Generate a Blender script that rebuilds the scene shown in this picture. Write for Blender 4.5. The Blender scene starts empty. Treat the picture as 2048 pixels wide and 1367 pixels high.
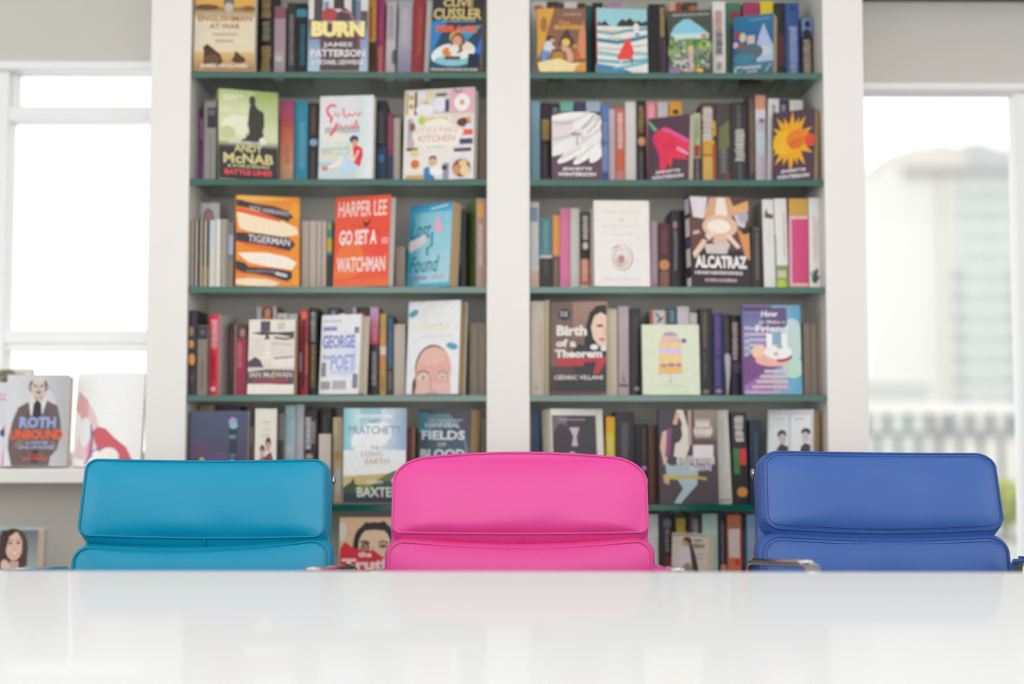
import bpy, bmesh, math, random
from mathutils import Matrix, Vector
random.seed(7)
SC = bpy.context.scene
COL = SC.collection
R = math.radians

# ------------------------------------------------------------------ camera
F = 50.0 / 36.0 * 2048
CAM = Vector((0.0, 0.0, 0.95))
PITCH, YAW = 3.59, -0.55
cam_d = bpy.data.cameras.new('camera')
cam_o = bpy.data.objects.new('camera', cam_d)
COL.objects.link(cam_o)
cam_o.location = CAM
cam_o.rotation_euler = (R(90 + PITCH), 0, R(YAW))
cam_d.lens = 50.0
cam_d.sensor_width = 36.0
cam_d.clip_end = 1000
cam_d.dof.use_dof = True
cam_d.dof.focus_distance = 2.84
cam_d.dof.aperture_fstop = 1.4
SC.camera = cam_o
CR = cam_o.rotation_euler.to_matrix()

def ray(px, py):
    return CR @ Vector(((px - 1024) / F, -(py - 683.5) / F, -1.0))

def at(px, py, Y):
    """world point where the sight line of a measured point meets the vertical plane at distance Y"""
    d = ray(px, py)
    return CAM + d * ((Y - CAM.y) / d.y)

# ------------------------------------------------------------------ colour / materials
def lin(h):
    h = h.lstrip('#')
    if len(h) == 3:
        h = ''.join(c * 2 for c in h)
    o = []
    for i in (0, 2, 4):
        c = int(h[i:i + 2], 16) / 255
        o.append(c / 12.92 if c <= 0.04045 else ((c + 0.055) / 1.055) ** 2.4)
    return (o[0], o[1], o[2], 1.0)

MATS = {}
def mat(name, col='#cccccc', rough=0.5, metal=0.0, spec=0.5, bump=0.0, bscale=200, var=0.0, vscale=6):
    if name in MATS:
        return MATS[name]
    m = bpy.data.materials.new(name)
    m.use_nodes = True
    nt = m.node_tree
    b = nt.nodes['Principled BSDF']
    b.inputs['Base Color'].default_value = lin(col)
    b.inputs['Roughness'].default_value = rough
    b.inputs['Metallic'].default_value = metal
    b.inputs['Specular IOR Level'].default_value = spec
    tc = nt.nodes.new('ShaderNodeTexCoord')
    if var > 0:
        n = nt.nodes.new('ShaderNodeTexNoise')
        n.inputs['Scale'].default_value = vscale
        n.inputs['Detail'].default_value = 4
        nt.links.new(tc.outputs['Object'], n.inputs['Vector'])
        mx = nt.nodes.new('ShaderNodeMix')
        mx.data_type = 'RGBA'
        c = lin(col)
        mx.inputs[6].default_value = tuple(x * (1 - var) for x in c[:3]) + (1,)
        mx.inputs[7].default_value = tuple(min(1, x * (1 + var)) for x in c[:3]) + (1,)
        nt.links.new(n.outputs['Fac'], mx.inputs[0])
        nt.links.new(mx.outputs[2], b.inputs['Base Color'])
    if bump > 0:
        n = nt.nodes.new('ShaderNodeTexNoise')
        n.inputs['Scale'].default_value = bscale
        n.inputs['Detail'].default_value = 3
        nt.links.new(tc.outputs['Object'], n.inputs['Vector'])
        bp = nt.nodes.new('ShaderNodeBump')
        bp.inputs['Strength'].default_value = bump
        bp.inputs['Distance'].default_value = 0.001
        nt.links.new(n.outputs['Fac'], bp.inputs['Height'])
        nt.links.new(bp.outputs['Normal'], b.inputs['Normal'])
    MATS[name] = m
    return m

def leather(name, col, spec=0.42, rough=0.36):
    if name in MATS:
        return MATS[name]
    m = bpy.data.materials.new(name)
    m.use_nodes = True
    nt = m.node_tree
    b = nt.nodes['Principled BSDF']
    b.inputs['Base Color'].default_value = lin(col)
    b.inputs['Roughness'].default_value = rough
    b.inputs['Specular IOR Level'].default_value = spec
    b.inputs['Sheen Weight'].default_value = 0.03
    b.inputs['Sheen Roughness'].default_value = 0.4
    tc = nt.nodes.new('ShaderNodeTexCoord')
    v = nt.nodes.new('ShaderNodeTexVoronoi')
    v.inputs['Scale'].default_value = 420
    n = nt.nodes.new('ShaderNodeTexNoise')
    n.inputs['Scale'].default_value = 9
    n.inputs['Detail'].default_value = 2
    nt.links.new(tc.outputs['Object'], v.inputs['Vector'])
    nt.links.new(tc.outputs['Object'], n.inputs['Vector'])
    b1 = nt.nodes.new('ShaderNodeBump')
    b1.inputs['Strength'].default_value = 0.16
    b1.inputs['Distance'].default_value = 0.0011
    b2 = nt.nodes.new('ShaderNodeBump')
    b2.inputs['Strength'].default_value = 0.3
    b2.inputs['Distance'].default_value = 0.006
    nt.links.new(v.outputs['Distance'], b1.inputs['Height'])
    nt.links.new(n.outputs['Fac'], b2.inputs['Height'])
    nt.links.new(b2.outputs['Normal'], b1.inputs['Normal'])
    nt.links.new(b1.outputs['Normal'], b.inputs['Normal'])
    MATS[name] = m
    return m

def ink_material():
    m = bpy.data.materials.new('printed_cover')
    m.use_nodes = True
    nt = m.node_tree
    b = nt.nodes['Principled BSDF']
    a = nt.nodes.new('ShaderNodeAttribute')
    a.attribute_name = 'Ink'
    tc = nt.nodes.new('ShaderNodeTexCoord')
    n = nt.nodes.new('ShaderNodeTexNoise')
    n.inputs['Scale'].default_value = 70
    n.inputs['Detail'].default_value = 5
    n.inputs['Roughness'].default_value = 0.65
    nt.links.new(tc.outputs['Object'], n.inputs['Vector'])
    rg = nt.nodes.new('ShaderNodeMapRange')
    rg.inputs['From Min'].default_value = 0.25
    rg.inputs['From Max'].default_value = 0.75
    rg.inputs['To Min'].default_value = 0.92
    rg.inputs['To Max'].default_value = 1.06
    nt.links.new(n.outputs['Fac'], rg.inputs['Value'])
    mu = nt.nodes.new('ShaderNodeVectorMath')
    mu.operation = 'SCALE'
    nt.links.new(a.outputs['Color'], mu.inputs[0])
    nt.links.new(rg.outputs['Result'], mu.inputs['Scale'])
    nt.links.new(mu.outputs[0], b.inputs['Base Color'])
    b.inputs['Roughness'].default_value = 0.42
    b.inputs['Specular IOR Level'].default_value = 0.35
    return m
INK = ink_material()

def paper_material(name, col):
    if name in MATS:
        return MATS[name]
    m = bpy.data.materials.new(name)
    m.use_nodes = True
    nt = m.node_tree
    b = nt.nodes['Principled BSDF']
    b.inputs['Roughness'].default_value = 0.9
    b.inputs['Specular IOR Level'].default_value = 0.1
    tc = nt.nodes.new('ShaderNodeTexCoord')
    mp = nt.nodes.new('ShaderNodeMapping')
    mp.inputs['Scale'].default_value = (2, 900, 2)
    n = nt.nodes.new('ShaderNodeTexNoise')
    n.inputs['Scale'].default_value = 1
    n.inputs['Detail'].default_value = 2
    mx = nt.nodes.new('ShaderNodeMix')
    mx.data_type = 'RGBA'
    c = lin(col)
    mx.inputs[6].default_value = tuple(x * 0.75 for x in c[:3]) + (1,)
    mx.inputs[7].default_value = tuple(min(1, x * 1.12) for x in c[:3]) + (1,)
    nt.links.new(tc.outputs['Object'], mp.inputs['Vector'])
    nt.links.new(mp.outputs['Vector'], n.inputs['Vector'])
    nt.links.new(n.outputs['Fac'], mx.inputs[0])
    nt.links.new(mx.outputs[2], b.inputs['Base Color'])
    MATS[name] = m
    return m

def glass_material(name, tint, refl=1.0):
    m = bpy.data.materials.new(name)
    m.use_nodes = True
    nt = m.node_tree
    nt.nodes.clear()
    out = nt.nodes.new('ShaderNodeOutputMaterial')
    t = nt.nodes.new('ShaderNodeBsdfTransparent')
    t.inputs['Color'].default_value = tint
    g = nt.nodes.new('ShaderNodeBsdfGlossy')
    g.inputs['Roughness'].default_value = 0.03
    g.inputs['Color'].default_value = (refl, refl, refl, 1)
    lw = nt.nodes.new('ShaderNodeLayerWeight')
    lw.inputs['Blend'].default_value = 0.5
    pw = nt.nodes.new('ShaderNodeMath'); pw.operation = 'POWER'; pw.inputs[1].default_value = 5.0
    fr = nt.nodes.new('ShaderNodeMath'); fr.operation = 'MULTIPLY_ADD'
    fr.inputs[1].default_value = 0.96; fr.inputs[2].default_value = 0.04
    nt.links.new(lw.outputs['Facing'], pw.inputs[0])
    nt.links.new(pw.outputs[0], fr.inputs[0])
    mx = nt.nodes.new('ShaderNodeMixShader')
    nt.links.new(fr.outputs[0], mx.inputs[0])
    nt.links.new(t.outputs[0], mx.inputs[1])
    nt.links.new(g.outputs[0], mx.inputs[2])
    nt.links.new(mx.outputs[0], out.inputs['Surface'])
    MATS[name] = m
    return m

# ------------------------------------------------------------------ objects
def link(o, parent=None):
    COL.objects.link(o)
    if parent is not None:
        o.parent = parent
    return o

def tag(o, label=None, cat=None, group=None, kind=None):
    if label: o['label'] = label
    if cat: o['category'] = cat
    if group: o['group'] = group
    if kind: o['kind'] = kind
    return o

def empty(name, loc=(0, 0, 0), rot=(0, 0, 0)):
    o = bpy.data.objects.new(name, None)
    o.empty_display_size = 0.05
    o.location = loc
    o.rotation_euler = rot
    return link(o)

class MB:
    """collects boxes, tubes and sheets into one mesh object"""
    def __init__(self):
        self.v, self.f, self.smooth = [], [], []
    def add(self, vs, fs, smooth=False):
        b = len(self.v)
        self.v += [tuple(x) for x in vs]
        for f in fs:
            self.f.append(tuple(b + i for i in f))
            self.smooth.append(smooth)
        return self
    def box(self, x0, y0, z0, x1, y1, z1):
        vs = [(x0, y0, z0), (x1, y0, z0), (x1, y1, z0), (x0, y1, z0), (x0, y0, z1), (x1, y0, z1), (x1, y1, z1), (x0, y1, z1)]
        return self.add(vs, [(0, 3, 2, 1), (4, 5, 6, 7), (0, 1, 5, 4), (1, 2, 6, 5), (2, 3, 7, 6), (3, 0, 4, 7)])
    def tube(self, pts, r, n=8, closed=False, flat=None, side=None):
        """swept tube; flat=(a,b) gives an elliptic section with half-axis a along `side`"""
        pts = [Vector(p) for p in pts]
        N = len(pts)
        rings = []
        for i in range(N):
            if closed:
                t = (pts[(i + 1) % N] - pts[i - 1])
            else:
                t = pts[min(i + 1, N - 1)] - pts[max(i - 1, 0)]
            t.normalize()
            s = Vector(side) if side else (Vector((0, 0, 1)) if abs(t.z) < 0.9 else Vector((1, 0, 0)))
            a = (s - t * s.dot(t)).normalized()
            b = t.cross(a)
            ra, rb = flat if flat else (r, r)
            ring = []
            for k in range(n):
                th = 2 * math.pi * k / n
                ca, sa = math.cos(th), math.sin(th)
                if flat:
                    p = 0.8
                    ca = math.copysign(abs(ca) ** p, ca)
                    sa = math.copysign(abs(sa) ** p, sa)
                ring.append(pts[i] + a * ra * ca + b * rb * sa)
            rings.append(ring)
        vs = [p for rg in rings for p in rg]
        fs = []
        for i in range(N if closed else N - 1):
            j = (i + 1) % N
            for k in range(n):
                k2 = (k + 1) % n
                fs.append((i * n + k, i * n + k2, j * n + k2, j * n + k))
        if not closed:
            fs.append(tuple(reversed(range(n))))
            fs.append(tuple((N - 1) * n + k for k in range(n)))
        return self.add(vs, fs, True)
    def lathe(self, prof, n=20, c=(0, 0, 0), axis='z'):
        vs, fs = [], []
        for (r, z) in prof:
            for k in range(n):
                a = 2 * math.pi * k / n
                p = (r * math.cos(a), r * math.sin(a), z)
                if axis == 'x': p = (p[2], p[0], p[1])
                if axis == 'y': p = (p[0], p[2], p[1])
                vs.append((p[0] + c[0], p[1] + c[1], p[2] + c[2]))
        for i in range(len(prof) - 1):
            for k in range(n):
                k2 = (k + 1) % n
                fs.append((i * n + k, i * n + k2, (i + 1) * n + k2, (i + 1) * n + k))
        fs.append(tuple(reversed(range(n))))
        fs.append(tuple((len(prof) - 1) * n + k for k in range(n)))
        return self.add(vs, fs, True)
    def build(self, name, m, parent=None, bevel=0.0, fix=True):
        me = bpy.data.meshes.new(name)
        me.from_pydata(self.v, [], self.f)
        if fix:
            bm = bmesh.new(); bm.from_mesh(me)
            bmesh.ops.recalc_face_normals(bm, faces=bm.faces)
            bm.to_mesh(me); bm.free()
        for p, s in zip(me.polygons, self.smooth):
            p.use_smooth = s
        me.materials.append(m)
        o = bpy.data.objects.new(name, me)
        link(o, parent)
        if bevel > 0:
            bv = o.modifiers.new('bevel', 'BEVEL')
            bv.width = bevel; bv.segments = 2; bv.limit_method = 'ANGLE'
        return o

# ------------------------------------------------------------------ lettering
TEXT = {}
def text_mesh(s, bold=0.0, shear=0.0):
    k = (s, bold, shear)
    if k in TEXT:
        return TEXT[k]
    cu = bpy.data.curves.new('lettering', 'FONT')
    cu.body = s
    cu.size = 1.0
    cu.offset = bold
    cu.shear = shear
    cu.resolution_u = 2
    cu.fill_mode = 'FRONT'
    o = bpy.data.objects.new('lettering', cu)
    COL.objects.link(o)
    dg = bpy.context.evaluated_depsgraph_get()
    ev = o.evaluated_get(dg)
    me = ev.to_mesh()
    vs = [(v.co.x, v.co.y) for v in me.vertices]
    fs = [tuple(p.vertices) for p in me.polygons]
    ev.to_mesh_clear()
    bpy.data.objects.remove(o)
    bpy.data.curves.remove(cu)
    if not vs:
        vs = [(0, 0), (1, 1)]
    x0, x1 = min(p[0] for p in vs), max(p[0] for p in vs)
    y0, y1 = min(p[1] for p in vs), max(p[1] for p in vs)
    vs = [((x - x0) / (x1 - x0), (y - y0) / (y1 - y0)) for x, y in vs]
    TEXT[k] = (vs, fs)
    return TEXT[k]

# ------------------------------------------------------------------ printed art: lists of shapes in cover fractions (u right, v up)
def art_shapes(art, aspect, rnd):
    """yield (points, faces, colours) for every printed shape; aspect = width/height of the face"""
    for a in art:
        k = a[0]
        if k == 'r':
            _, u0, v0, u1, v1, c = a
            n = 4
            pts = [(u0 + (u1 - u0) * i / n, v) for v in (v0, v1) for i in range(n + 1)]
            fs = [(i, i + 1, n + 2 + i, n + 1 + i) for i in range(n)]
            yield pts, fs, [lin(c)] * len(pts)
        elif k in 'gh':
            _, u0, v0, u1, v1, c0, c1 = a
            n = 4
            pts = [(u0 + (u1 - u0) * i / n, v) for v in (v0, v1) for i in range(n + 1)]
            fs = [(i, i + 1, n + 2 + i, n + 1 + i) for i in range(n)]
            A, B = lin(c0), lin(c1)
            if k == 'g':
                cs = [A] * (n + 1) + [B] * (n + 1)
            else:
                row = [tuple(A[j] + (B[j] - A[j]) * i / n for j in range(4)) for i in range(n + 1)]
                cs = row + row
            yield pts, fs, cs
        elif k == 'e':
            cu, cv, ru, rv, c = a[1:6]
            rot = R(a[6]) if len(a) > 6 else 0
            pts = []
            for i in range(20):
                t = 2 * math.pi * i / 20
                x, y = ru * aspect * math.cos(t), rv * math.sin(t)
                x, y = x * math.cos(rot) - y * math.sin(rot), x * math.sin(rot) + y * math.cos(rot)
                pts.append((cu + x / aspect, cv + y))
            yield pts, [tuple(range(20))], [lin(c)] * 20
        elif k == 'p':
            yield list(a[1]), [tuple(range(len(a[1])))], [lin(a[2])] * len(a[1])
        elif k == 'l':
            pl, w, c = a[1:4]
            P = [Vector((u * aspect, v)) for u, v in pl]
            L, Rr = [], []
            for i, p in enumerate(P):
                t = (P[min(i + 1, len(P) - 1)] - P[max(i - 1, 0)]).normalized()
                n = Vector((-t.y, t.x)) * w / 2
                L.append(p + n); Rr.append(p - n)
            pts = [(q.x / aspect, q.y) for q in L + Rr]
            m = len(P)
            fs = [(m + i, m + i + 1, i + 1, i) for i in range(m - 1)]
            yield pts, fs, [lin(c)] * len(pts)
        elif k == 't':
            s, cu, cv, w, h, c = a[1:7]
            bold = a[7] if len(a) > 7 else 0.02
            shear = a[8] if len(a) > 8 else 0
            rot = R(a[9]) if len(a) > 9 else 0
            vs, fs = text_mesh(s, bold, shear)
            pts = []
            for x, y in vs:
                x, y = (x - 0.5) * w * aspect, (y - 0.5) * h
                x, y = x * math.cos(rot) - y * math.sin(rot), x * math.sin(rot) + y * math.cos(rot)
                pts.append((cu + x / aspect, cv + y))
            yield pts, fs, [lin(c)] * len(pts)
        elif k == 'd':      # a worn-out row of marks running along the spine (v) or across (du)
            u, v0, v1, hw, c = a[1:6]
            v = v0
            pts, fs = [], []
            while v < v1:
                s = rnd.uniform(0.010, 0.022)
                w1, w2 = hw * rnd.uniform(0.7, 1), hw * rnd.uniform(0.7, 1)
                b = len(pts)
                e = min(v + s, v1)
                pts += [(u - w1, v), (u + w2, v), (u + w2, e), (u - w1, e)]
                fs.append((b, b + 1, b + 2, b + 3))
                v += s + rnd.uniform(0.005, 0.011)
            yield pts, fs, [lin(c)] * len(pts)
        elif k == 'x':      # a row of small marks across the cover
            v, u0, u1, hh, c = a[1:6]
            u = u0
            pts, fs = [], []
            while u < u1:
                s = rnd.uniform(0.018, 0.04)
                b = len(pts)
                e = min(u + s, u1)
                h1, h2 = hh * rnd.uniform(0.7, 1), hh * rnd.uniform(0.7, 1)
                pts += [(u, v - h1), (e, v - h1), (e, v + h2), (u, v + h2)]
                fs.append((b, b + 1, b + 2, b + 3))
                u += s + rnd.uniform(0.01, 0.022)
            yield pts, fs, [lin(c)] * len(pts)

def clip01(pts, lo=0.004, hi=0.996):
    return [(min(hi, max(lo, u)), min(hi, max(lo, v))) for u, v in pts]

PAPERS = {'cream': '#e4d6bd', 'tan': '#c9ab80', 'white': '#e6e1d8', 'grey': '#b3a698', 'pale': '#d8ccbf'}
def book_object(name, W, T, H, front='#888888', spine=None, back=None, hard=False, pages='cream',
                fart=(), sart=(), bart=()):
    """a book as an Empty with a cover (U of boards and spine with its printing) and a page block.
    local frame: front cover faces -y, spine faces -x, origin at the foot of the spine/front edge"""
    spine = spine or front
    back = back or spine
    root = empty(name)
    rnd = random.Random(hash((round(W, 4), round(T, 4), round(H, 4))) & 0xffff)
    c = min(0.0025 if hard else 0.0006, T * 0.2)
    ov = 0.003 if hard else 0.0004
    b = min(0.06 * T, 0.0012) if hard else min(0.03 * T, 0.0005)
    vs, fs, cols = [], [], []
    def addf(pts, idx, col):
        base = len(vs)
        vs.extend(pts)
        for f in idx:
            fs.append(tuple(base + i for i in f))
            cols.append([col] * len(f))
    # profile
    NS = 6
    prof = [(W, 0, 'f')]
    for i in range(NS + 1):
        t = i / NS
        prof.append((-b * math.sin(math.pi * t), T * t, 's'))
    prof += [(W, T, 'b'), (W, T - c, 'b'), (c + 0.0006, T - c, 'i'), (c + 0.0006, c, 'i'), (W, c, 'f')]
    n = len(prof)
    CF, CS, CB, CI = lin(front), lin(spine), lin(back), lin('#d9d4cc')
    for i in range(n):
        p, q = prof[i], prof[(i + 1) % n]
        if i == 0: col = CF
        elif 1 <= i <= NS: col = CS
        elif i == NS + 1: col = CB
        elif i == NS + 2: col = CB
        elif i == n - 1: col = CF
        else: col = CI
        addf([(p[0], p[1], 0), (q[0], q[1], 0), (q[0], q[1], H), (p[0], p[1], H)], [(3, 2, 1, 0)], col)
    # end caps of the boards
    def cap(poly, col):
        m = len(poly)
        addf([(x, y, 0) for x, y in poly], [tuple(range(m))], col)
        addf([(x, y, H) for x, y in poly], [tuple(reversed(range(m)))], col)
    cap([(0, 0), (W, 0), (W, c), (0, c)], CF)
    cap([(0, T - c), (W, T - c), (W, T), (0, T)], CB)
    cap([(c, c), (c, T - c)] + [(p[0], p[1]) for p in prof[NS + 1:0:-1]], CS)
    # printing
    z = 0.00012
    for pts, ff, cc in art_shapes(fart, W / H, rnd):
        pts = clip01(pts)
        base = len(vs)
        vs.extend([(u * W, -z, v * H) for u, v in pts])
        for f in ff:
            fs.append(tuple(base + i for i in f)); cols.append([cc[i] for i in f])
        z += 0.00004
    z = 0.00012
    for pts, ff, cc in art_shapes(sart, T / H, rnd):
        pts = clip01(pts)
        base = len(vs)
        vs.extend([(-b - z, T * (1 - u), v * H) for u, v in pts])
        for f in ff:
            fs.append(tuple(base + i for i in f)); cols.append([cc[i] for i in f])
        z += 0.00004
    me = bpy.data.meshes.new('cover')
    me.from_pydata(vs, [], fs)
    ca = me.color_attributes.new('Ink', 'FLOAT_COLOR', 'CORNER')
    k = 0
    for col in cols:
        for x in col:
            ca.data[k].color = x
            k += 1
    me.materials.append(INK)
    o = bpy.data.objects.new('cover', me)
    link(o, root)
    pb = MB().box(c + 0.0008, c + 0.0002, ov, W - ov, T - c - 0.0002, H - ov)
    pb.build('page_block', paper_material('paper_' + pages, PAPERS[pages]), root)
    return root
from mathutils import noise as mnoise
# ------------------------------------------------------------------ setting
D = 3.47                 # front of the bookcase posts
WALLY = 3.80             # inner face of the window wall
WALLB = 3.95
white_paint = mat('white_paint', '#f1ede8', 0.55, var=0.02)
wall_paint = mat('grey_white_wall_paint', '#d5d2cb', 0.7, var=0.02)
lower_paint = mat('warm_grey_wall_paint', '#d2cec5', 0.7, var=0.02)
frame_paint = mat('window_frame_paint', '#fafafa', 0.4)
carpet = mat('dark_carpet', '#6f6d6c', 0.95, bump=0.3, bscale=300, var=0.1)
plaster = mat('ceiling_plaster', '#eeeeec', 0.8)
pane_glass = glass_material('window_glass', (0.97, 0.985, 0.98, 1), 0.6)
CEIL = 2.62

def struct(name, mb, m, parent=None, bevel=0):
    o = mb.build(name, m, parent, bevel)
    if parent is None:
        o['kind'] = 'structure'
    return o

struct('floor', MB().box(-4.2, -3.6, -0.1, 4.2, WALLB, 0), carpet)
struct('ceiling', MB().box(-4.2, -3.6, CEIL, 4.2, WALLB, CEIL + 0.15), plaster)
struct('wall_left', MB().box(-4.35, -3.6, 0, -4.2, WALLB, CEIL), wall_paint)
struct('wall_right', MB().box(4.2, -3.6, 0, 4.35, WALLB, CEIL), wall_paint)

# window wall: openings measured from the photograph
lx0, lx1 = at(-420, 400, WALLY).x, at(318, 400, WALLY).x
lz0, lz1 = at(150, 926, WALLY).z, at(150, 124, WALLY).z
rx0, rx1 = at(1690, 400, WALLY).x, at(2120, 400, WALLY).x
rz0, rz1 = 0.02, at(1880, 167, WALLY).z
w = MB()
w.box(-4.2, WALLY, 0, lx0, WALLB, CEIL)
w.box(lx0, WALLY, lz1, lx1, WALLB, CEIL)
w.box(lx1, WALLY, 0, rx0, WALLB, CEIL)
w.box(rx0, WALLY, rz1, rx1, WALLB, CEIL)
w.box(rx1, WALLY, 0, 4.2, WALLB, CEIL)
w.box(rx0, WALLY, 0, rx1, WALLB, rz0)
struct('wall_back', w, wall_paint)
struct('wall_back_lower', MB().box(lx0, WALLY - 0.03, 0, lx1, WALLB, lz0), lower_paint).name = 'wall_back.001'

# dark blind box hung under the ceiling over the right-hand window
zb = at(1900, 4, WALLY).z
dark = mat('dark_blind_box', '#4a4744', 0.6)
o = MB().box(rx0 - 0.02, WALLY - 0.13, zb, 2.3, WALLY - 0.001, zb + 0.14).build('trim_1', dark)
o['kind'] = 'structure'

# left window
win1 = empty('window_1', ((lx0 + lx1) / 2, WALLY, lz0)); win1['kind'] = 'structure'
def child(mb, name, m, root, bevel=0):
    o = mb.build(name, m, root, bevel)
    o.matrix_parent_inverse = Matrix.Translation(-root.location)
    return o
fy0, fy1 = WALLY + 0.02, WALLY + 0.085
f = MB()
zt0, zt1 = at(150, 239, WALLY).z, at(150, 209, WALLY).z
zh = at(150, 140, WALLY).z
zr0, zr1 = at(150, 700, WALLY).z, at(150, 659, WALLY).z
f.box(lx0, WALLY - 0.012, zh, lx1, fy1, lz1)                       # head
f.box(lx0, fy0, zt0, lx1, fy1, zt1)                                 # transom
f.box(lx0, fy0, zr0 + 0.02, lx1, fy1, zr1)                          # lower rail
f.box(lx0, fy0 + 0.01, zr0, lx1, fy1, zr0 + 0.021)
mx0, mx1 = at(-18, 400, WALLY).x, at(9, 400, WALLY).x
f.box(mx0, fy0 - 0.005, lz0, mx1, fy1, zh)                          # mullion
f.box(mx1 - 0.001, fy0 + 0.02, zt1, mx1 + 0.012, fy1, zh)
f.box(lx0, fy0, lz0, lx1, fy1, lz0 + 0.03)
f.box(lx0, fy0, lz0, lx0 + 0.05, fy1, zh)
f.box(lx1 - 0.02, fy0, lz0, lx1, fy1, zh)
child(f, 'window_frame', frame_paint, win1, 0.003)
child(MB().box(lx0, WALLY + 0.05, lz0, lx1, WALLY + 0.056, zh), 'pane', pane_glass, win1)
zs1, zs0 = at(80, 937, D + 0.03).z, at(80, 966, D + 0.03).z
SILL_Z = zs1
child(MB().box(lx0, D + 0.03, zs0, lx1 - 0.06, WALLY + 0.02, zs1), 'window_sill', white_paint, win1, 0.004)

# right window (full height)
win2 = empty('window_2', ((rx0 + rx1) / 2, WALLY, rz0)); win2['kind'] = 'structure'
f = MB()
zh2 = at(1880, 181, WALLY).z
f.box(rx0, WALLY - 0.012, zh2, rx1, fy1, rz1)
fx = at(2041, 400, WALLY).x
f.box(fx, fy0, rz0, rx1, fy1, zh2)
f.box(rx0, fy0, rz0, rx0 + 0.03, fy1, zh2)
f.box(rx0, fy0, rz0, rx1, fy1, rz0 + 0.08)
child(f, 'window_frame', frame_paint, win2, 0.003)
child(MB().box(rx0, WALLY + 0.05, rz0, rx1, WALLY + 0.056, zh2), 'pane', pane_glass, win2)

# ------------------------------------------------------------------ bookcase
def X(px, Y=D, py=580):
    return at(px, py, Y).x
pL0, pL1 = X(294), X(375)
pC0, pC1 = X(973.5), X(1059.5)
pR0, pR1 = X(1652), X(1734)
BACK = D + 0.265
shelf_y = [-68, 145, 359, 573.5, 790, 1008.5]
SZ = [at(1024, y, D + 0.01).z for y in shelf_y]
SZ.append(SZ[-1] - (SZ[-2] - SZ[-1])); shelf_y.append(1228)
BC_TOP = SZ[0] + 0.28
bc = empty('bookcase', ((pC0 + pC1) / 2, D, 0))
tag(bc, 'tall white built-in bookcase with two bays between the windows', 'bookcase')
for a, b_ in ((pL0, pL1), (pC0, pC1), (pR0, pR1)):
    child(MB().box(a, D, 0, b_, BACK + 0.02, BC_TOP), 'post', white_paint, bc, 0.002)
child(MB().box(pL0, D, BC_TOP, pR1, BACK + 0.02, BC_TOP + 0.05), 'top_panel', white_paint, bc)
back_paint = mat('bookcase_back_paint', '#d8d2ca', 0.7)
child(MB().box(pL1, BACK, 0, pC0, BACK + 0.019, BC_TOP), 'back_panel', back_paint, bc)
child(MB().box(pC1, BACK, 0, pR0, BACK + 0.019, BC_TOP), 'back_panel', back_paint, bc)
child(MB().box(pL1, D + 0.03, 0, pC0, D + 0.05, 0.09), 'plinth', white_paint, bc)
child(MB().box(pC1, D + 0.03, 0, pR0, D + 0.05, 0.09), 'plinth', white_paint, bc)

TH = 0.0148
shelf_glass = glass_material('shelf_glass', (0.78, 0.90, 0.85, 1), 0.8)
edge_glass = mat('green_glass_edge', '#0b5a4c', 0.16, spec=0.7, var=0.25, vscale=4)
ordinal = ['topmost', 'second', 'third', 'fourth', 'fifth', 'sixth']
mark = {('l', 0): 'above the desert tanks cover', ('l', 1): 'under the desert tanks and yellow BURN covers',
        ('l', 2): 'under the soldier silhouette cover', ('l', 3): 'under the orange and black brush stroke cover',
        ('l', 4): 'under the half hidden man cover', ('l', 5): 'between teal and pink chairs, near the table',
        ('r', 0): 'above the red cloak cover', ('r', 1): 'under the red cloak cover',
        ('r', 2): 'under the pink and yellow flower covers', ('r', 3): 'under the white shell cover',
        ('r', 4): 'under the pale green cover', ('r', 5): 'between pink and dark blue chairs'}
for bay, a, b_ in (('l', pL1, pC0), ('r', pC1, pR0)):
    for i in range(6):
        z = SZ[i]
        s = empty('glass_shelf', ((a + b_) / 2, D + 0.012, z - TH))
        tag(s, 'green-edged glass shelf ' + mark[(bay, i)], 'shelf', 'glass shelves of the bookcase')
        child(MB().box(a + 0.0005, D + 0.0125, z - 0.005, b_ - 0.0005, BACK - 0.002, z), 'glass_panel', shelf_glass, s)
        child(MB().box(a + 0.0005, D + 0.009, z - TH, b_ - 0.0005, D + 0.0122, z), 'front_edge', edge_glass, s)['label'] = 'dark green polished front edge'

# ------------------------------------------------------------------ outside, seen through the right-hand window
def gx(px, py, Y):
    return at(px, py, Y)
TY = 200.0
tower = empty('tower_block', (gx(1900, 860, TY).x, TY, -20))
tag(tower, 'pale hazy tower block with a rounded roof outside the window', 'building')
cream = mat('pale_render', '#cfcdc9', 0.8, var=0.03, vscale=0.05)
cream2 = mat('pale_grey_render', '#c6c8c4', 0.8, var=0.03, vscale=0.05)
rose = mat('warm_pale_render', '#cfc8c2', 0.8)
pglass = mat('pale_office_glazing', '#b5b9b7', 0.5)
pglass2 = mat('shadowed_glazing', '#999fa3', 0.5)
def tx(px): return gx(px, 600, TY).x
def tz(py): return gx(1900, py, TY).z
t = MB()
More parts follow.
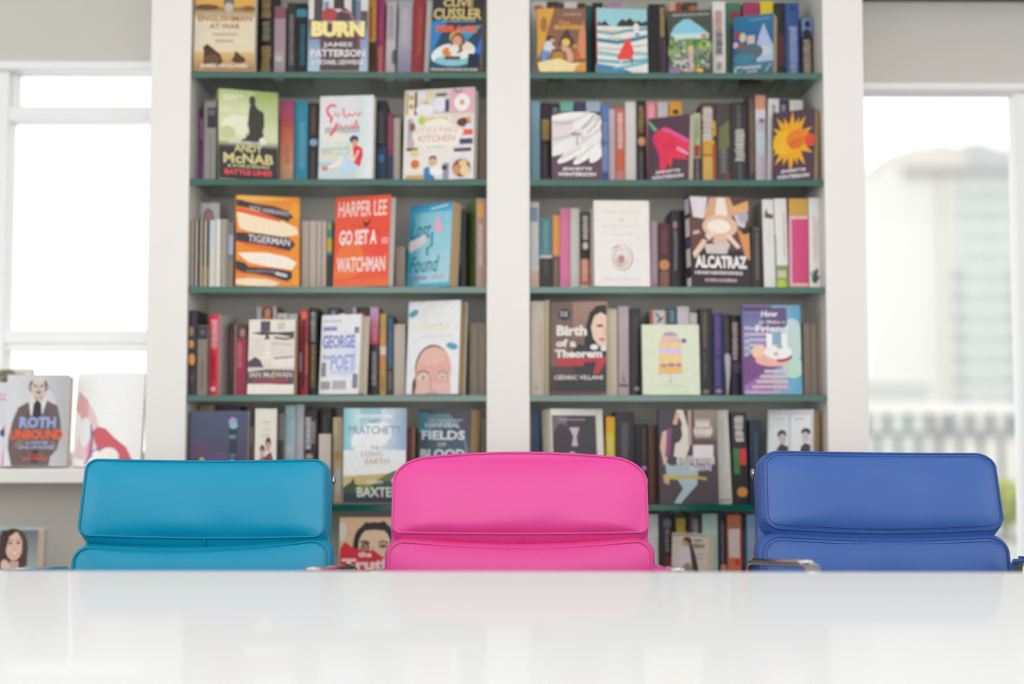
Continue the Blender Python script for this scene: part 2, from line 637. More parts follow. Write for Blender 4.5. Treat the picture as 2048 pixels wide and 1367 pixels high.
# drum on the left: rounded plan
pts = []
n = 14
cx, rx = (tx(1735) + tx(1830)) / 2 + 4, (tx(1830) - tx(1735)) / 2 + 4
vs, fs = [], []
for z in (-20, tz(345)):
    for k in range(n + 1):
        a = math.pi + math.pi * k / n
        vs.append((cx + rx * math.cos(a), TY + 2 + 7 * math.sin(a), z))
for k in range(n):
    fs.append((k, k + 1, n + 2 + k, n + 1 + k))
fs.append(tuple(n + 1 + k for k in range(n + 1)))
t.add(vs, fs)
child(t, 'drum', cream, tower)
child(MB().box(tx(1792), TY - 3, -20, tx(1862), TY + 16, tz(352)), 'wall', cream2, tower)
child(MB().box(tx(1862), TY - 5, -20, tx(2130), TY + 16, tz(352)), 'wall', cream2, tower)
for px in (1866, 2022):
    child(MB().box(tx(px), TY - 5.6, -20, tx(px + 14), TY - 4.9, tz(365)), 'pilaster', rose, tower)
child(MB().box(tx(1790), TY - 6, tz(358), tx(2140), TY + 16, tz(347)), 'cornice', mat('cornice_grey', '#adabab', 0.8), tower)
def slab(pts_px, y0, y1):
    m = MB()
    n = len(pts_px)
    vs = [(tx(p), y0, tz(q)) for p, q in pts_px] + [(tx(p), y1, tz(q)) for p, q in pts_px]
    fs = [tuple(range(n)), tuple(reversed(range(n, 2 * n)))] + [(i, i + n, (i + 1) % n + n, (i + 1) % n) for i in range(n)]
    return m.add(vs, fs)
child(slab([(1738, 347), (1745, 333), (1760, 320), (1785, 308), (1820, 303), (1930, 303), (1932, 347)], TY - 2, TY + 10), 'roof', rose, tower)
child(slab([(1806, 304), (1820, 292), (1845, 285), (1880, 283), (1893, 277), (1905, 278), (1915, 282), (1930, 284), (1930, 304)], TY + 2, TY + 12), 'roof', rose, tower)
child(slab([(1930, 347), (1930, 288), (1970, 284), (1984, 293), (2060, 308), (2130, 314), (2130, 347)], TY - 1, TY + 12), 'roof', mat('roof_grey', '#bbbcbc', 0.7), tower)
rw = random.Random(3)
for r in range(11):
    z1 = tz(390 + r * 40.0); z0 = tz(390 + r * 40.0 + 20)
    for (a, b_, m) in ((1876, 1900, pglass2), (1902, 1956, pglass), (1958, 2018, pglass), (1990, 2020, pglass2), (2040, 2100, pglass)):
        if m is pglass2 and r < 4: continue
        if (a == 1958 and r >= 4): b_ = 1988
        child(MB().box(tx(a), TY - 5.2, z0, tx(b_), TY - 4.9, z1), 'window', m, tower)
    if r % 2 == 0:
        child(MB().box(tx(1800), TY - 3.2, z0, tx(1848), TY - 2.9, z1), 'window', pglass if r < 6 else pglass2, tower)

low = empty('low_building', (gx(1900, 860, 90).x, 90, -20))
tag(low, 'low pale building beyond the terrace railing, at the foot of the tower', 'building')
lz = gx(1900, 768, 90).z
low_grey = mat('low_building_grey', '#b8bab7', 0.8)
child(MB().box(gx(1735, 800, 90).x, 90, -20, gx(1860, 800, 90).x, 100, lz), 'wall', low_grey, low)
child(MB().box(gx(1735, 800, 90).x - 0.3, 89.8, lz, gx(1862, 800, 90).x, 100, lz + 0.5), 'parapet', cream, low)
lz2 = gx(1900, 812, 90).z
child(MB().box(gx(1862, 800, 90).x, 92, -20, gx(2200, 800, 90).x, 102, lz2), 'wall', rose, low)
for k in range(9):
    a = gx(1868 + k * 30, 840, 90).x
    child(MB().box(a, 91.9, gx(0, 880, 90).z, a + 0.5, 92.0, gx(0, 835, 90).z), 'window', pglass2, low)
g = MB().box(8, 6, -20.4, 160, 230, -20).build('ground', mat('pale_paving', '#bcbab0', 0.9, var=0.1, vscale=0.05))
g['kind'] = 'structure'

RY = 11.3
zt = 0.13
ter = MB().box(0.95, WALLB + 0.02, -0.2, 7.5, RY + 0.6, zt).build('terrace', mat('terrace_paving', '#afada8', 0.85, var=0.06, vscale=3))
ter['kind'] = 'structure'
rail = empty('railing', (gx(1900, 860, RY).x, RY, zt))
tag(rail, 'terrace railing with a broad white handrail and dark upright bars', 'railing')
rx_a, rx_b = gx(1600, 815, RY).x, gx(2300, 815, RY).x
z1, z0 = gx(1900, 807, RY).z, gx(1900, 827, RY).z
child(MB().box(rx_a, RY - 0.06, z0, rx_b, RY + 0.06, z1), 'handrail', mat('railing_white', '#e6e2de', 0.4), rail, 0.01)
bar_m = mat('railing_bar', '#747b79', 0.5)
zm = gx(1900, 868, RY).z
child(MB().box(rx_a, RY - 0.015, zm - 0.012, rx_b, RY + 0.015, zm + 0.012), 'middle_rail', bar_m, rail)
child(MB().box(rx_a, RY - 0.015, zt + 0.08, rx_b, RY + 0.015, zt + 0.1), 'bottom_rail', bar_m, rail)
for k in range(16):
    x = gx(1610 + k * 41.2, 845, RY).x
    child(MB().box(x - 0.022, RY - 0.01, zm, x + 0.022, RY + 0.01, z0), 'upright_bar', bar_m, rail)
    x = gx(1630.6 + k * 41.2, 845, RY).x
    child(MB().box(x - 0.02, RY - 0.01, zt + 0.09, x + 0.02, RY + 0.01, zm), 'upright_bar', bar_m, rail)
for k in range(0, 16, 5):
    x = gx(1600 + k * 41.2, 845, RY).x
    child(MB().box(x - 0.02, RY - 0.012, zt, x + 0.02, RY + 0.012, zt + 0.085), 'foot', bar_m, rail)

def shrub(px, ytop, wpx, col, label, seed):
    Y = RY - 0.55
    c0 = gx(px, ytop, Y)
    r = random.Random(seed)
    wd = wpx / F * Y / 2
    h = c0.z - zt
    root = empty('terrace_shrub', (c0.x, Y, zt))
    tag(root, label, 'shrub', 'shrubs along the terrace railing')
    m = MB()
    for i in range(420):
        th, ph = r.uniform(0, 2 * math.pi), r.uniform(-1, 1)
        q = r.uniform(0.75, 1.0)
        sx = math.sqrt(1 - ph * ph)
        p = Vector((wd * q * sx * math.cos(th), 0.32 * q * sx * math.sin(th), 0.12 + (h - 0.12) * (0.5 + 0.5 * q * ph)))
        a = Vector((r.uniform(-1, 1), r.uniform(-1, 1), r.uniform(-.3, 1))).normalized()
        b_ = a.cross(Vector((r.uniform(-1, 1), r.uniform(-1, 1), r.uniform(-1, 1)))).normalized()
        L, W_ = r.uniform(0.05, 0.1), r.uniform(0.02, 0.035)
        m.add([p - a * L / 2, p + b_ * W_, p + a * L / 2, p - b_ * W_], [(0, 1, 2, 3)])
    m.build('foliage', mat('leaf_' + col[1:], col, 0.6, var=0.25, vscale=5), root, fix=False)
    MB().tube([(0, 0, 0), (0.01, 0, h * 0.4), (-0.01, 0.01, h * 0.8)], 0.012).build('stem', mat('bark', '#6b5a45', 0.9), root)
shrub(2000, 960, 90, '#a9b04e', 'yellow green shrub by the railing, just beyond the dark blue chair back', 1)
shrub(2098, 985, 84, '#7f9150', 'darker green shrub by the railing at the edge of the window frame', 2)
# ------------------------------------------------------------------ table
TZ = 0.735
def hit_z(px, py, z):
    d = ray(px, py)
    return CAM + d * ((z - CAM.z) / d.z)
fl, fr_ = hit_z(0, 1140.3, TZ), hit_z(2048, 1143.6, TZ)
ex = (fr_ - fl).normalized()
ang = math.atan2(ex.y, ex.x)
mid = (fl + fr_) / 2
tbl = empty('meeting_table', (mid.x, mid.y, 0), (0, 0, ang))
tag(tbl, 'long glossy white meeting table in front of the three chairs', 'table')
def table_top_material():
    m = bpy.data.materials.new('polished_white_top')
    m.use_nodes = True
    nt = m.node_tree; nt.nodes.clear()
    out = nt.nodes.new('ShaderNodeOutputMaterial')
    d = nt.nodes.new('ShaderNodeBsdfDiffuse'); d.inputs['Color'].default_value = lin('#eceef0')
    g = nt.nodes.new('ShaderNodeBsdfGlossy'); g.inputs['Roughness'].default_value = 0.05
    mx = nt.nodes.new('ShaderNodeMixShader')
    lw = nt.nodes.new('ShaderNodeLayerWeight'); lw.inputs['Blend'].default_value = 0.12
    mm = nt.nodes.new('ShaderNodeMath'); mm.operation = 'MULTIPLY'; mm.inputs[1].default_value = 0.30
    nt.links.new(lw.outputs['Facing'], mm.inputs[0])
    nt.links.new(mm.outputs[0], mx.inputs[0])
    nt.links.new(d.outputs[0], mx.inputs[1]); nt.links.new(g.outputs[0], mx.inputs[2])
    nt.links.new(mx.outputs[0], out.inputs['Surface'])
    return m
MB().box(-1.75, -1.65, TZ - 0.03, 1.75, 0, TZ).build('tabletop', table_top_material(), tbl, 0.002)
leg_m = mat('table_leg_steel', '#c8c8c8', 0.3, 0.9)
for sx in (-1, 1):
    for y in (-0.12, -1.5):
        MB().tube([(sx * 1.6, y, 0), (sx * 1.6, y, TZ - 0.03)], 0.028, 16).build('leg', leg_m, tbl)
MB().box(-1.6, -1.46, TZ - 0.09, 1.6, -1.42, TZ - 0.03).box(-1.6, -0.2, TZ - 0.09, 1.6, -0.16, TZ - 0.03).build('apron', leg_m, tbl)

# ------------------------------------------------------------------ soft-pad chairs
chrome = mat('polished_aluminium', '#d9dadc', 0.07, 1.0)
black_pl = mat('black_castor', '#1c1c1e', 0.4)

def outline(wt, wb, h, rt, rb, crown, sag, n=12, tilt=0.0):
    """closed loop of (x,z), z from 0 (bottom) to h, rounded corners, crowned top and sagging bottom"""
    P = []
    w = wt
    def seg(a, b):
        for i in range(n * 2):
            t = i / (n * 2)
            P.append((a[0] + (b[0] - a[0]) * t, a[1] + (b[1] - a[1]) * t))
    def arc(c, rx, rz, a0, a1):
        for i in range(n):
            t = R(a0 + (a1 - a0) * i / n)
            P.append((c[0] + rx * math.cos(t), c[1] + rz * math.sin(t)))
    rtx, rtz = rt; rbx, rbz = rb
    seg((-w + rbx, 0), (w - rbx, 0)); arc((w - rbx, rbz), rbx, rbz, -90, 0)
    seg((w, rbz), (w, h - rtz)); arc((w - rtx, h - rtz), rtx, rtz, 0, 90)
    seg((w - rtx, h), (-w + rtx, h)); arc((-w + rtx, h - rtz), rtx, rtz, 90, 180)
    seg((-w, h - rtz), (-w, rbz)); arc((-w + rbx, rbz), rbx, rbz, 180, 270)
    out = []
    for x, z in P:
        q = z / h
        u = x / w
        x2 = x * (wb + (wt - wb) * q) / wt
        z2 = z + crown * (1 - u * u) * q ** 3 - sag * (1 - abs(u) ** 1.5) * (1 - q) ** 3 + tilt * x
        out.append((x2, z2))
    return out

def offset(loop, e):
    n = len(loop)
    o = []
    for i in range(n):
        a, b = loop[i - 1], loop[(i + 1) % n]
        tx_, tz_ = b[0] - a[0], b[1] - a[1]
        L = math.hypot(tx_, tz_) or 1
        o.append((loop[i][0] + tz_ / L * e, loop[i][1] - tx_ / L * e))
    return o

def pad_mesh(loop, bulge, thick, outset, droop, bow, wobble=0.0, seed=0.0):
    n = len(loop)
    w = max(abs(p[0]) for p in loop)
    cz = sum(p[1] for p in loop) / n
    zmin, zmax = min(p[1] for p in loop), max(p[1] for p in loop)
    rings = []
    S = [0.03, .15, .3, .45, .6, .72, .82, .89, .94, .97, .988, 1.0]
    for s in S:
        ring = []
        for x, z in loop:
            px_, pz_ = x * s, cz + (z - cz) * s
            un, vn = min(1, abs(px_ / w)), min(1, abs((pz_ - cz) / ((zmax - zmin) / 2)))
            yy = -bulge * ((1 - un ** 5) * (1 - vn ** 3)) ** 0.7 * (1 - s ** 12) + wobble * mnoise.noise(Vector((px_ * 9 + seed, pz_ * 14, seed))) * (1 - s ** 6)
            ring.append((px_, yy - bow * (px_ / w) ** 2, pz_))
        rings.append(ring)
    for q, e in ((0.0, 0.0), (0.03, -0.0015), (0.06, 0.001), (0.2, 0.8), (0.5, 1.0), (0.8, 0.85), (1.0, 0.25)):
        lp = offset(loop, outset * e if abs(e) >= 0.1 else e)
        ring = []
        for x, z in lp:
            k = max(0.0, 1 - (z - zmin) / (zmax - zmin))
            dz = droop * (1 - 0.35 * min(1, abs(x / w)) ** 2) * k ** 6 * min(1, q * 2.2)
            ring.append((x, thick * q - bow * (x / w) ** 2, z - dz))
        rings.append(ring)
    mb = MB()
    vs = [p for r_ in rings for p in r_]
    fs = [tuple(reversed(range(n)))]
    for i in range(len(rings) - 1):
        for k in range(n):
            k2 = (k + 1) % n
            fs.append((i * n + k, i * n + k2, (i + 1) * n + k2, (i + 1) * n + k))
    fs.append(tuple((len(rings) - 1) * n + k for k in range(n)))
    mb.add(vs, fs, True)
    return mb

def place_in(o, root, M):
    o.parent = root
    o.matrix_local = M
    return o

def chair(name, label, lm, pm, X0, Y0, yaw, zs, top, low, arm_z, style, seed, arm_dx=(0.30, 0.30), outset=0.004):
    """zs: height of the lower front seam of the top pad, which stands at the chair's own y = 0"""
    root = empty(name, (X0, Y0, 0), (0, 0, R(yaw)))
    tag(root, label, 'chair', 'leather meeting chairs')
    REC = Matrix.Rotation(R(-11), 4, 'X')
    base = Matrix.Translation((0, 0, zs)) @ REC
    # ---- three back pads
    L1 = outline(*top)
    L2 = outline(*low)
    w2 = low[0]
    h2 = low[2]
    L3 = outline(w2 + .004, w2 + .004, 0.11, (.02, .02), (.02, .02), 0, 0)
    gap = 0.012
    for nm, lp, dz, dr in (('head_pad', L1, 0, top[8] if len(top) > 8 else 0.018), ('back_pad', L2, -gap - h2, 0.01), ('lumbar_pad', L3, -gap - h2 - 0.15, 0.0)):
        loop = lp
        M = base @ Matrix.Translation((0, 0, dz))
        if nm == 'back_pad':      # the lower back stands more upright
            M = M @ Matrix.Translation((0, 0, h2)) @ Matrix.Rotation(R(6), 4, 'X') @ Matrix.Translation((0, 0, -h2))
        droop = 0.018 if nm == 'head_pad' else 0.008
        p = pad_mesh(loop, 0.018, 0.05, outset if nm == 'head_pad' else 0.009, droop, 0.016, 0.005, seed).build(nm, lm)
        COL.objects.unlink(p); link(p); place_in(p, root, M)
        ww = max(abs(q[0]) for q in loop)
        pts = [(x, -0.0012 - 0.016 * (x / ww) ** 2, z) for x, z in offset(loop, -0.0005)]
        q = MB().tube(pts, 0.0026 if style == 'piped' else 0.0020, 6, True, side=(0, 1, 0)).build('piping', pm)
        q.parent = p
        if style == 'stitched':
            pts = [(x, -0.0062 - 0.016 * (x / ww) ** 2, z) for x, z in offset(loop, -0.0075)]
            s_ = MB()
            for i in range(0, len(pts), 1):
                a, b_ = Vector(pts[i]), Vector(pts[(i + 1) % len(pts)])
                L = (b_ - a).length
                k = max(1, round(L / 0.005))
                for j in range(k):
                    s_.tube([a.lerp(b_, (j + .15) / k), a.lerp(b_, (j + .8) / k)], 0.0007, 5, side=(0, 1, 0))
            s2 = s_.build('stitching', mat('thread_navy', '#1d2f66', 0.7)); s2.parent = p
        elif nm == 'head_pad':
            zb_ = min(z for x, z in loop if abs(x) < 0.03)
            q = MB().tube([(0.004, -0.001, zb_ - 0.001), (0.004, 0.008, zb_ - 0.012), (0.004, 0.022, zb_ - 0.024), (0.004, 0.04, zb_ - 0.024)], 0.0016, 6).build('boxing_seam', pm)
            q.parent = p
    # ---- leather sling behind the pads
    hw = w2 - 0.001
    ht = top[2] - 0.015
    LP = outline(top[0] + 0.002, hw, ht + gap + h2 + 0.17, (.03, .03), (.02, .02), 0.004, 0)
    sl = MB()
    n = len(LP)
    vs = []
    for y, e in ((0.045, 0.0), (0.050, 0.003), (0.056, 0.003), (0.060, 0.0)):
        vs += [(x, y - 0.016 * (x / hw) ** 2, z) for x, z in offset(LP, e)]
    fs = [tuple(reversed(range(n)))] + [tuple(3 * n + k for k in range(n))]
    for i in range(3):
        for k in range(n):
            fs.append((i * n + k, i * n + (k + 1) % n, (i + 1) * n + (k + 1) % n, (i + 1) * n + k))
    sl.add(vs, fs, True)
    o = sl.build('back_sling', lm); place_in(o, root, base @ Matrix.Translation((0, 0, -gap - h2 - 0.17)))
    # ---- chrome bolts of the top cross bar
    for sx in (-1, 1):
        c = (sx * (top[0] + 0.006), 0.046, top[2] - 0.032)
        o = MB().lathe([(0.003, -0.003), (0.009, -0.002), (0.0105, 0.0), (0.009, 0.002), (0.005, 0.0032)], 16, c, 'x').build('side_bolt', chrome)
        place_in(o, root, base)
    # ---- seat
    SZt = 0.445
    for k, (ya, yb) in enumerate(((-0.47, -0.26), (-0.25, -0.04))):
        hh = yb - ya
        lp = outline(0.222, 0.222, hh, (.03, .03), (.03, .03), 0, 0)
        p = pad_mesh(lp, 0.016, 0.045, 0.007, 0, 0.01, 0.004, seed + k).build('seat_pad', lm)
        place_in(p, root, Matrix.Translation((0, ya, SZt)) @ Matrix.Rotation(R(-90), 4, 'X') @ Matrix.Scale(1, 4))
        ww = 0.222
        pts = [(x, -0.0012 - 0.01 * (x / ww) ** 2, z) for x, z in lp]
        q = MB().tube(pts, 0.0024, 6, True, side=(0, 1, 0)).build('piping', pm); q.parent = p
    o = MB().box(-0.225, -0.46, SZt - 0.075, 0.225, 0.02, SZt - 0.055).build('seat_sling', lm, root, 0.004)
    # ---- side rails: along the seat and up behind the back
    c11, s11 = math.cos(R(11)), math.sin(R(11))
    for sx in (-1, 1):
        xr = sx * 0.232
        bk = lambda t: (xr, 0.035 + s11 * t, zs + c11 * t)
        pts = [(xr, -0.47, SZt - 0.085), (xr, -0.3, SZt - 0.07), (xr, -0.1, SZt - 0.07), (xr, -0.03, SZt - 0.05), (xr, 0.0, SZt)]
        pts += [bk(-0.22), bk(-0.18)]
        MB().tube(pts, 0.01, 10, flat=(0.008, 0.013), side=(1, 0, 0)).build('side_rail', chrome, root)
        # armrest: a flat chrome loop
        xa = sx * arm_dx[0 if sx < 0 else 1]; az = arm_z[0 if sx < 0 else 1]
        zb_ = SZt - 0.07
        pts = [(xr, -0.05, zb_), (xa, -0.052, zb_ + 0.05), (xa, -0.052, az - 0.11), (xa, -0.053, az - 0.035), (xa, -0.058, az - 0.015), (xa, -0.072, az - 0.003),
               (xa, -0.10, az), (xa, -0.25, az + 0.012), (xa, -0.40, az + 0.024), (xa, -0.435, az + 0.022), (xa, -0.452, az + 0.004), (xa, -0.456, az - 0.03),
               (xa, -0.44, zb_ + 0.08), (xr, -0.42, zb_ - 0.01)]
        arm = MB().tube(pts, 0.01, 14, flat=(0.0135, 0.006), side=(1, 0, 0)).build('armrest', chrome, root)
        MB().tube([(xa - sx * 0.0, -0.09, az + 0.005), (xa, -0.25, az + 0.0165), (xa, -0.41, az + 0.0290)], 0.01, 12, flat=(0.0115, 0.004), side=(1, 0, 0)).build('arm_cap', chrome, arm)
    # ---- column, five-star base, castors
    MB().box(-0.232, -0.30, SZt - 0.10, 0.232, -0.16, SZt - 0.076).build('seat_bridge', chrome, root, 0.004)
    MB().lathe([(0.045, SZt - 0.10), (0.03, SZt - 0.14), (0.026, 0.2), (0.034, 0.19), (0.038, 0.075)], 20, (0, -0.23, 0)).build('column', chrome, root)
    for k in range(5):
        a = R(90 + 72 * k)
        d = Vector((math.cos(a), math.sin(a), 0)); c = Vector((0, -0.23, 0))
        leg = MB().tube([c + d * 0.03 + Vector((0, 0, .12)), c + d * 0.15 + Vector((0, 0, .105)), c + d * 0.30 + Vector((0, 0, .075))], 0.015, 10).build('base_leg', chrome, root)
        e = c + d * 0.30
        s_ = Vector((-d.y, d.x, 0))
        cs = MB()
        for sg in (-1, 1):
            p0, p1 = e + s_ * sg * 0.006, e + s_ * sg * 0.024
            cs.tube([p0 + Vector((0, 0, .027)), p1 + Vector((0, 0, .027))], 0.027, 16)
        cs.tube([e + Vector((0, 0, .03)), e + Vector((0, 0, .078))], 0.007, 8)
        cs.build('castor', black_pl, leg)
    return root

teal_l = leather('teal_leather', '#0096bd'); teal_p = leather('teal_piping', '#0784a6')
pink_l = leather('pink_leather', '#ea4ca1'); pink_p = leather('pink_piping', '#e0509a')
blue_l = leather('blue_leather', '#3f66b0'); blue_p = leather('blue_piping', '#35599f')

CY = 2.855
def pos(px, py): return at(px, py, CY)
#          wt     wb     h     r_top        r_bot        crown  sag  n tilt
s = pos(1040, 1066)
chair('swivel_chair', 'hot pink leather swivel chair, middle one of the three at the table', pink_l, pink_p, s.x, CY, 0, s.z,
      (.2530, .2545, .143, (.062, .040), (.016, .016), .020, 0.001), (.2600, .2620, .165, (.038, .032), (.02, .02), -.016, 0), (0.680, 0.685), 'piped', 3.1, (0.255, 0.264), 0.003)
s = pos(405, 1073)
chair('swivel_chair', 'teal leather swivel chair with low view of the window sill behind it', teal_l, teal_p, s.x, CY, -5, s.z,
      (.2440, .2490, .153, (.024, .022), (.022, .02), -.001, 0.003), (.2540, .2580, .165, (.034, .03), (.02, .02), -.014, 0, 12, 0.035), (0.681, 0.689), 'piped', 8.7, (0.25, 0.312), 0.004)
s = pos(1765, 1058)
chair('swivel_chair', 'royal blue leather swivel chair with stitched seams in front of the tall window', blue_l, blue_p, s.x, CY, 5, s.z,
      (.2400, .2460, .153, (.040, .030), (.030, .026), .001, 0.008, 12, -0.012), (.2500, .2560, .165, (.042, .036), (.02, .02), -.010, 0, 12, -0.012), (0.700, 0.700), 'stitched', 14.2, (0.281, 0.25), 0.005)
# ------------------------------------------------------------------ books
SPY = D + 0.100          # plane of the spines standing behind the displayed covers
GR = random.Random(5)
GROUPS = ['', 'books on the highest visible shelf', 'books on the second shelf down', 'books on the third shelf down',
          'books on the fourth shelf down', 'books on the shelf behind the chairs', 'books on the lowest visible shelf']
def keep_in_bay(b, lo, hi):
    bpy.context.view_layer.update()
    xs = [(ch.matrix_world @ Vector(c)).x for ch in b.children for c in ch.bound_box]
    dx = max(0, lo + 0.0008 - min(xs)) - max(0, max(xs) - hi + 0.0008)
    if dx:
        b.matrix_world = Matrix.Translation((dx, 0, 0)) @ b.matrix_world


def spine(row, xl, xr, yt, col, label, art=(), hard=None, deep=0.128, dy=0.0, roll=0.0, pages='cream', rev=False, name=None, side=None, yaw=0.0):
    """a shelved book seen from its spine (rev: from its page edges)"""
    Y = SPY + dy
    zs = SZ[row]
    ybot = shelf_y[row] + 0
    x0 = at(xl, (yt + shelf_y[row]) / 2, Y).x
    x1 = at(xr, (yt + shelf_y[row]) / 2, Y).x
    lo, hi = (pL1, pC0) if xr < 1000 else (pC1, pR0)
    x0, x1 = max(x0, lo + 0.0012), min(x1, hi - 0.0012)
    T = max(0.004, (x1 - x0) - 0.0006)
    H = at((xl + xr) / 2, yt, Y).z - zs - 0.0006
    H = max(0.1, min(H, 0.247))
    if hard is None:
        hard = H > 0.205
    b = book_object(name or ('hardback_book' if hard else 'paperback_book'), deep, T, H, front=side or col, spine=col, back=side or col,
                    hard=hard, pages=pages, sart=art)
    if rev:
        b.location = (x0, Y + deep, zs + 0.0005)
        b.rotation_euler = (0, R(roll), R(-90))
    else:
        b.location = (x1, Y + (0.003 if hard else 0.001), zs + 0.0005)
        b.rotation_euler = (0, R(roll), R(90 + yaw))
    if roll:
        b.rotation_mode = 'XYZ'
        b.matrix_world = Matrix.Translation(b.location) @ Matrix.Rotation(R(roll), 4, 'Y') @ Matrix.Rotation(R(-90 if rev else 90), 4, 'Z')
    keep_in_bay(b, lo, hi)
    tag(b, label, 'book', GROUPS[row])
    return b

def cover(row, xl, xr, yt, col, label, art=(), sp=None, sart=(), T=0.028, yaw=0.0, lean=4.0, hard=False, pages='cream', near=0.0105, roll=0.0, name=None, back=None, zbase=None, hmax=0.25, group=None):
    """a book standing with its front cover to the room; xl..xr = the cover's edges; yaw > 0 brings the right edge nearer"""
    zs = SZ[row] if zbase is None else zbase
    yb = shelf_y[row] if zbase is None else 900
    ky = (yt + yb) / 2
    cy_, sy_ = math.cos(R(yaw)), math.sin(R(yaw))
    rl, rr = ray(xl, ky), ray(xr, ky)
    kl, kr = rl.x / rl.y, rr.x / rr.y
    Yn = D + near
    W = 0.13
    for _ in range(8):
        YL = Yn + max(0, W * sy_)
        x0 = kl * YL
        W = (kr * YL - x0) / (cy_ + kr * sy_)
    ztop = at(xl, yt, YL + 0.012).z
    H = min(hmax, (ztop - zs) / math.cos(R(lean)))
    b = book_object(name or ('hardback_book' if hard else 'paperback_book'), W, T, H, front=col, spine=sp or col, back=back or sp or col,
                    hard=hard, pages=pages, fart=art, sart=sart)
    M = Matrix.Translation((x0, YL, zs + T * math.sin(R(lean)) + 0.0004)) @ Matrix.Rotation(R(-yaw), 4, 'Z') @ Matrix.Rotation(R(-lean), 4, 'X')
    if roll:
        M = Matrix.Translation((0, 0, abs(math.sin(R(roll))) * (0 if roll < 0 else W))) @ Matrix.Translation((x0, YL, zs + T * math.sin(R(lean)))) @ Matrix.Rotation(R(roll), 4, 'Y') @ Matrix.Rotation(R(-yaw), 4, 'Z') @ Matrix.Rotation(R(-lean), 4, 'X')
    b.matrix_world = M
    if zbase is None:
        keep_in_bay(b, *((pL1, pC0) if xr < 1000 else (pC1, pR0)))
    tag(b, label, 'book', group or GROUPS[row])
    return b

# =========================================================== row 1, bay by the bright left window
cover(1, 383, 505, -50, '#e6d8bb', 'book with desert tanks and a golden sky on its cover', [
    ('g', 0, .62, 1, 1, '#d9a552', '#e9bf6a'), ('g', 0, .55, 1, .66, '#dcc8a0', '#8a6a3c'), ('e', .56, .74, .09, .13, '#7d6f66'), ('e', .56, .66, .07, .05, '#c9bbb0'),
    ('e', .2, .66, .2, .03, '#6b4d2c'), ('e', .88, .65, .12, .03, '#8a6233'), ('g', 0, 0, 1, .2, '#a87a45', '#e0c084'),
    ('t', 'ENGLISHMAN', .5, .545, .88, .06, '#ab6f56'), ('t', 'AT WAR', .5, .465, .5, .055, '#ab6f56'), ('x', .38, .3, .72, .012, '#b09a78'), ('x', .31, .36, .64, .012, '#9c8a6c'),
    ('p', [(.16, .06), (.17, .2), (.15, .24), (.22, .28), (.34, .22), (.44, .17), (.48, .1), (.44, .055)], '#4c3524'), ('e', .3, .12, .13, .05, '#6f4d30'),
    ('p', [(.62, .11), (.66, .15), (.69, .21), (.78, .16), (.85, .13), (.84, .09), (.7, .08)], '#573a26'),
    ('t', 'JAMES HOLLAND', .5, .05, .78, .05, '#f3ebe2')], sp='#7c2a28', T=.035, yaw=-2, hard=True)
spine(1, 506, 517, -40, '#1f1d1c', 'black spine with gold marks beside the desert tanks cover', [('d', .5, .1, .93, .3, '#a8905e')])
spine(1, 517.5, 546, -40, '#1d1b1b', 'wide black spine with large gold lettering beside the desert tanks cover', [('d', .5, .1, .36, .36, '#c3a264'), ('d', .5, .42, .62, .3, '#a59c80'), ('d', .5, .66, .95, .36, '#b39766')])
spine(1, 548, 571, 13, '#bfa3ae', 'dusty mauve spine with a plum band on top', [('r', 0, .84, 1, 1, '#9d5f78'), ('g', 0, 0, 1, .4, '#b89ab4', '#c9b3b5'), ('e', .4, .3, .35, .04, '#e3dcda')])
spine(1, 574, 591, 5, '#3a3338', 'charcoal spine with worn grey lettering beside the dusty mauve spine', [('d', .5, .2, .85, .3, '#8d8486')])
spine(1, 592, 614, 6, '#231d20', 'black spine with a teal band and teal lettering next to the yellow BURN cover', [('r', 0, .82, 1, .92, '#3f9db3'), ('d', .6, .2, .72, .25, '#2f7f98')])
cover(1, 616, 735, -45, '#dedad8', 'book with BURN in fat yellow letters on its cover', [
    ('r', .09, .42, .24, .78, '#564c4f'), ('r', 0, .4, .1, .55, '#6a6780'), ('r', .26, .5, .34, .74, '#7e93ae'), ('r', .72, .5, .8, .84, '#35606f'), ('r', .8, .5, .88, .76, '#7c7d92'), ('r', .88, .42, 1, .64, '#5c5560'),
    ('e', .5, .86, .13, .12, '#4a3c3c'), ('r', .42, .66, .6, .8, '#4a3f3f'), ('p', [(.22, .5), (.22, .6), (.3, .67), (.42, .66), (.5, .62), (.6, .68), (.72, .62), (.78, .5)], '#54474a'),
    ('e', .35, .59, .13, .08, '#b54c50'), ('l', [(.55, .64), (.7, .62), (.78, .5)], .02, '#c87578'),
    ('g', 0, 0, 1, .46, '#aecbe2', '#7287ae'), ('p', [(.2, 0), (.25, .5), (.78, .5), (.9, .2), (.86, 0)], '#574a4c'), ('l', [(.22, .42), (.21, .3), (.24, .2)], .02, '#8a3f4c'), ('l', [(.8, .42), (.86, .3), (.84, .2)], .025, '#9a4050'),
    ('x', .52, .12, .9, .016, '#c9c2c0'), ('r', .03, .34, .95, .37, '#5d4c4c'),
    ('t', 'BURN', .5, .445, .92, .18, '#4d4038', .075), ('t', 'BURN', .5, .445, .9, .17, '#fce99f', .07), ('t', 'JAMES', .5, .275, .5, .06, '#e4dadb', .03), ('t', 'PATTERSON', .5, .19, .92, .08, '#e6dfe1', .04), ('t', '& MICHAEL LEDWIDGE', .5, .095, .88, .05, '#e9e3e2', .03)],
    sp='#8fb4c4', T=.03, yaw=0)
spine(1, 736, 752, -12, '#e0a043', 'narrow spine, orange above and black below, next to the BURN cover', [('g', 0, 0, 1, .2, '#6b2f42', '#54402f'), ('r', 0, .2, 1, .45, '#4e3a2c'), ('d', .3, .5, .85, .25, '#c25a2f')])
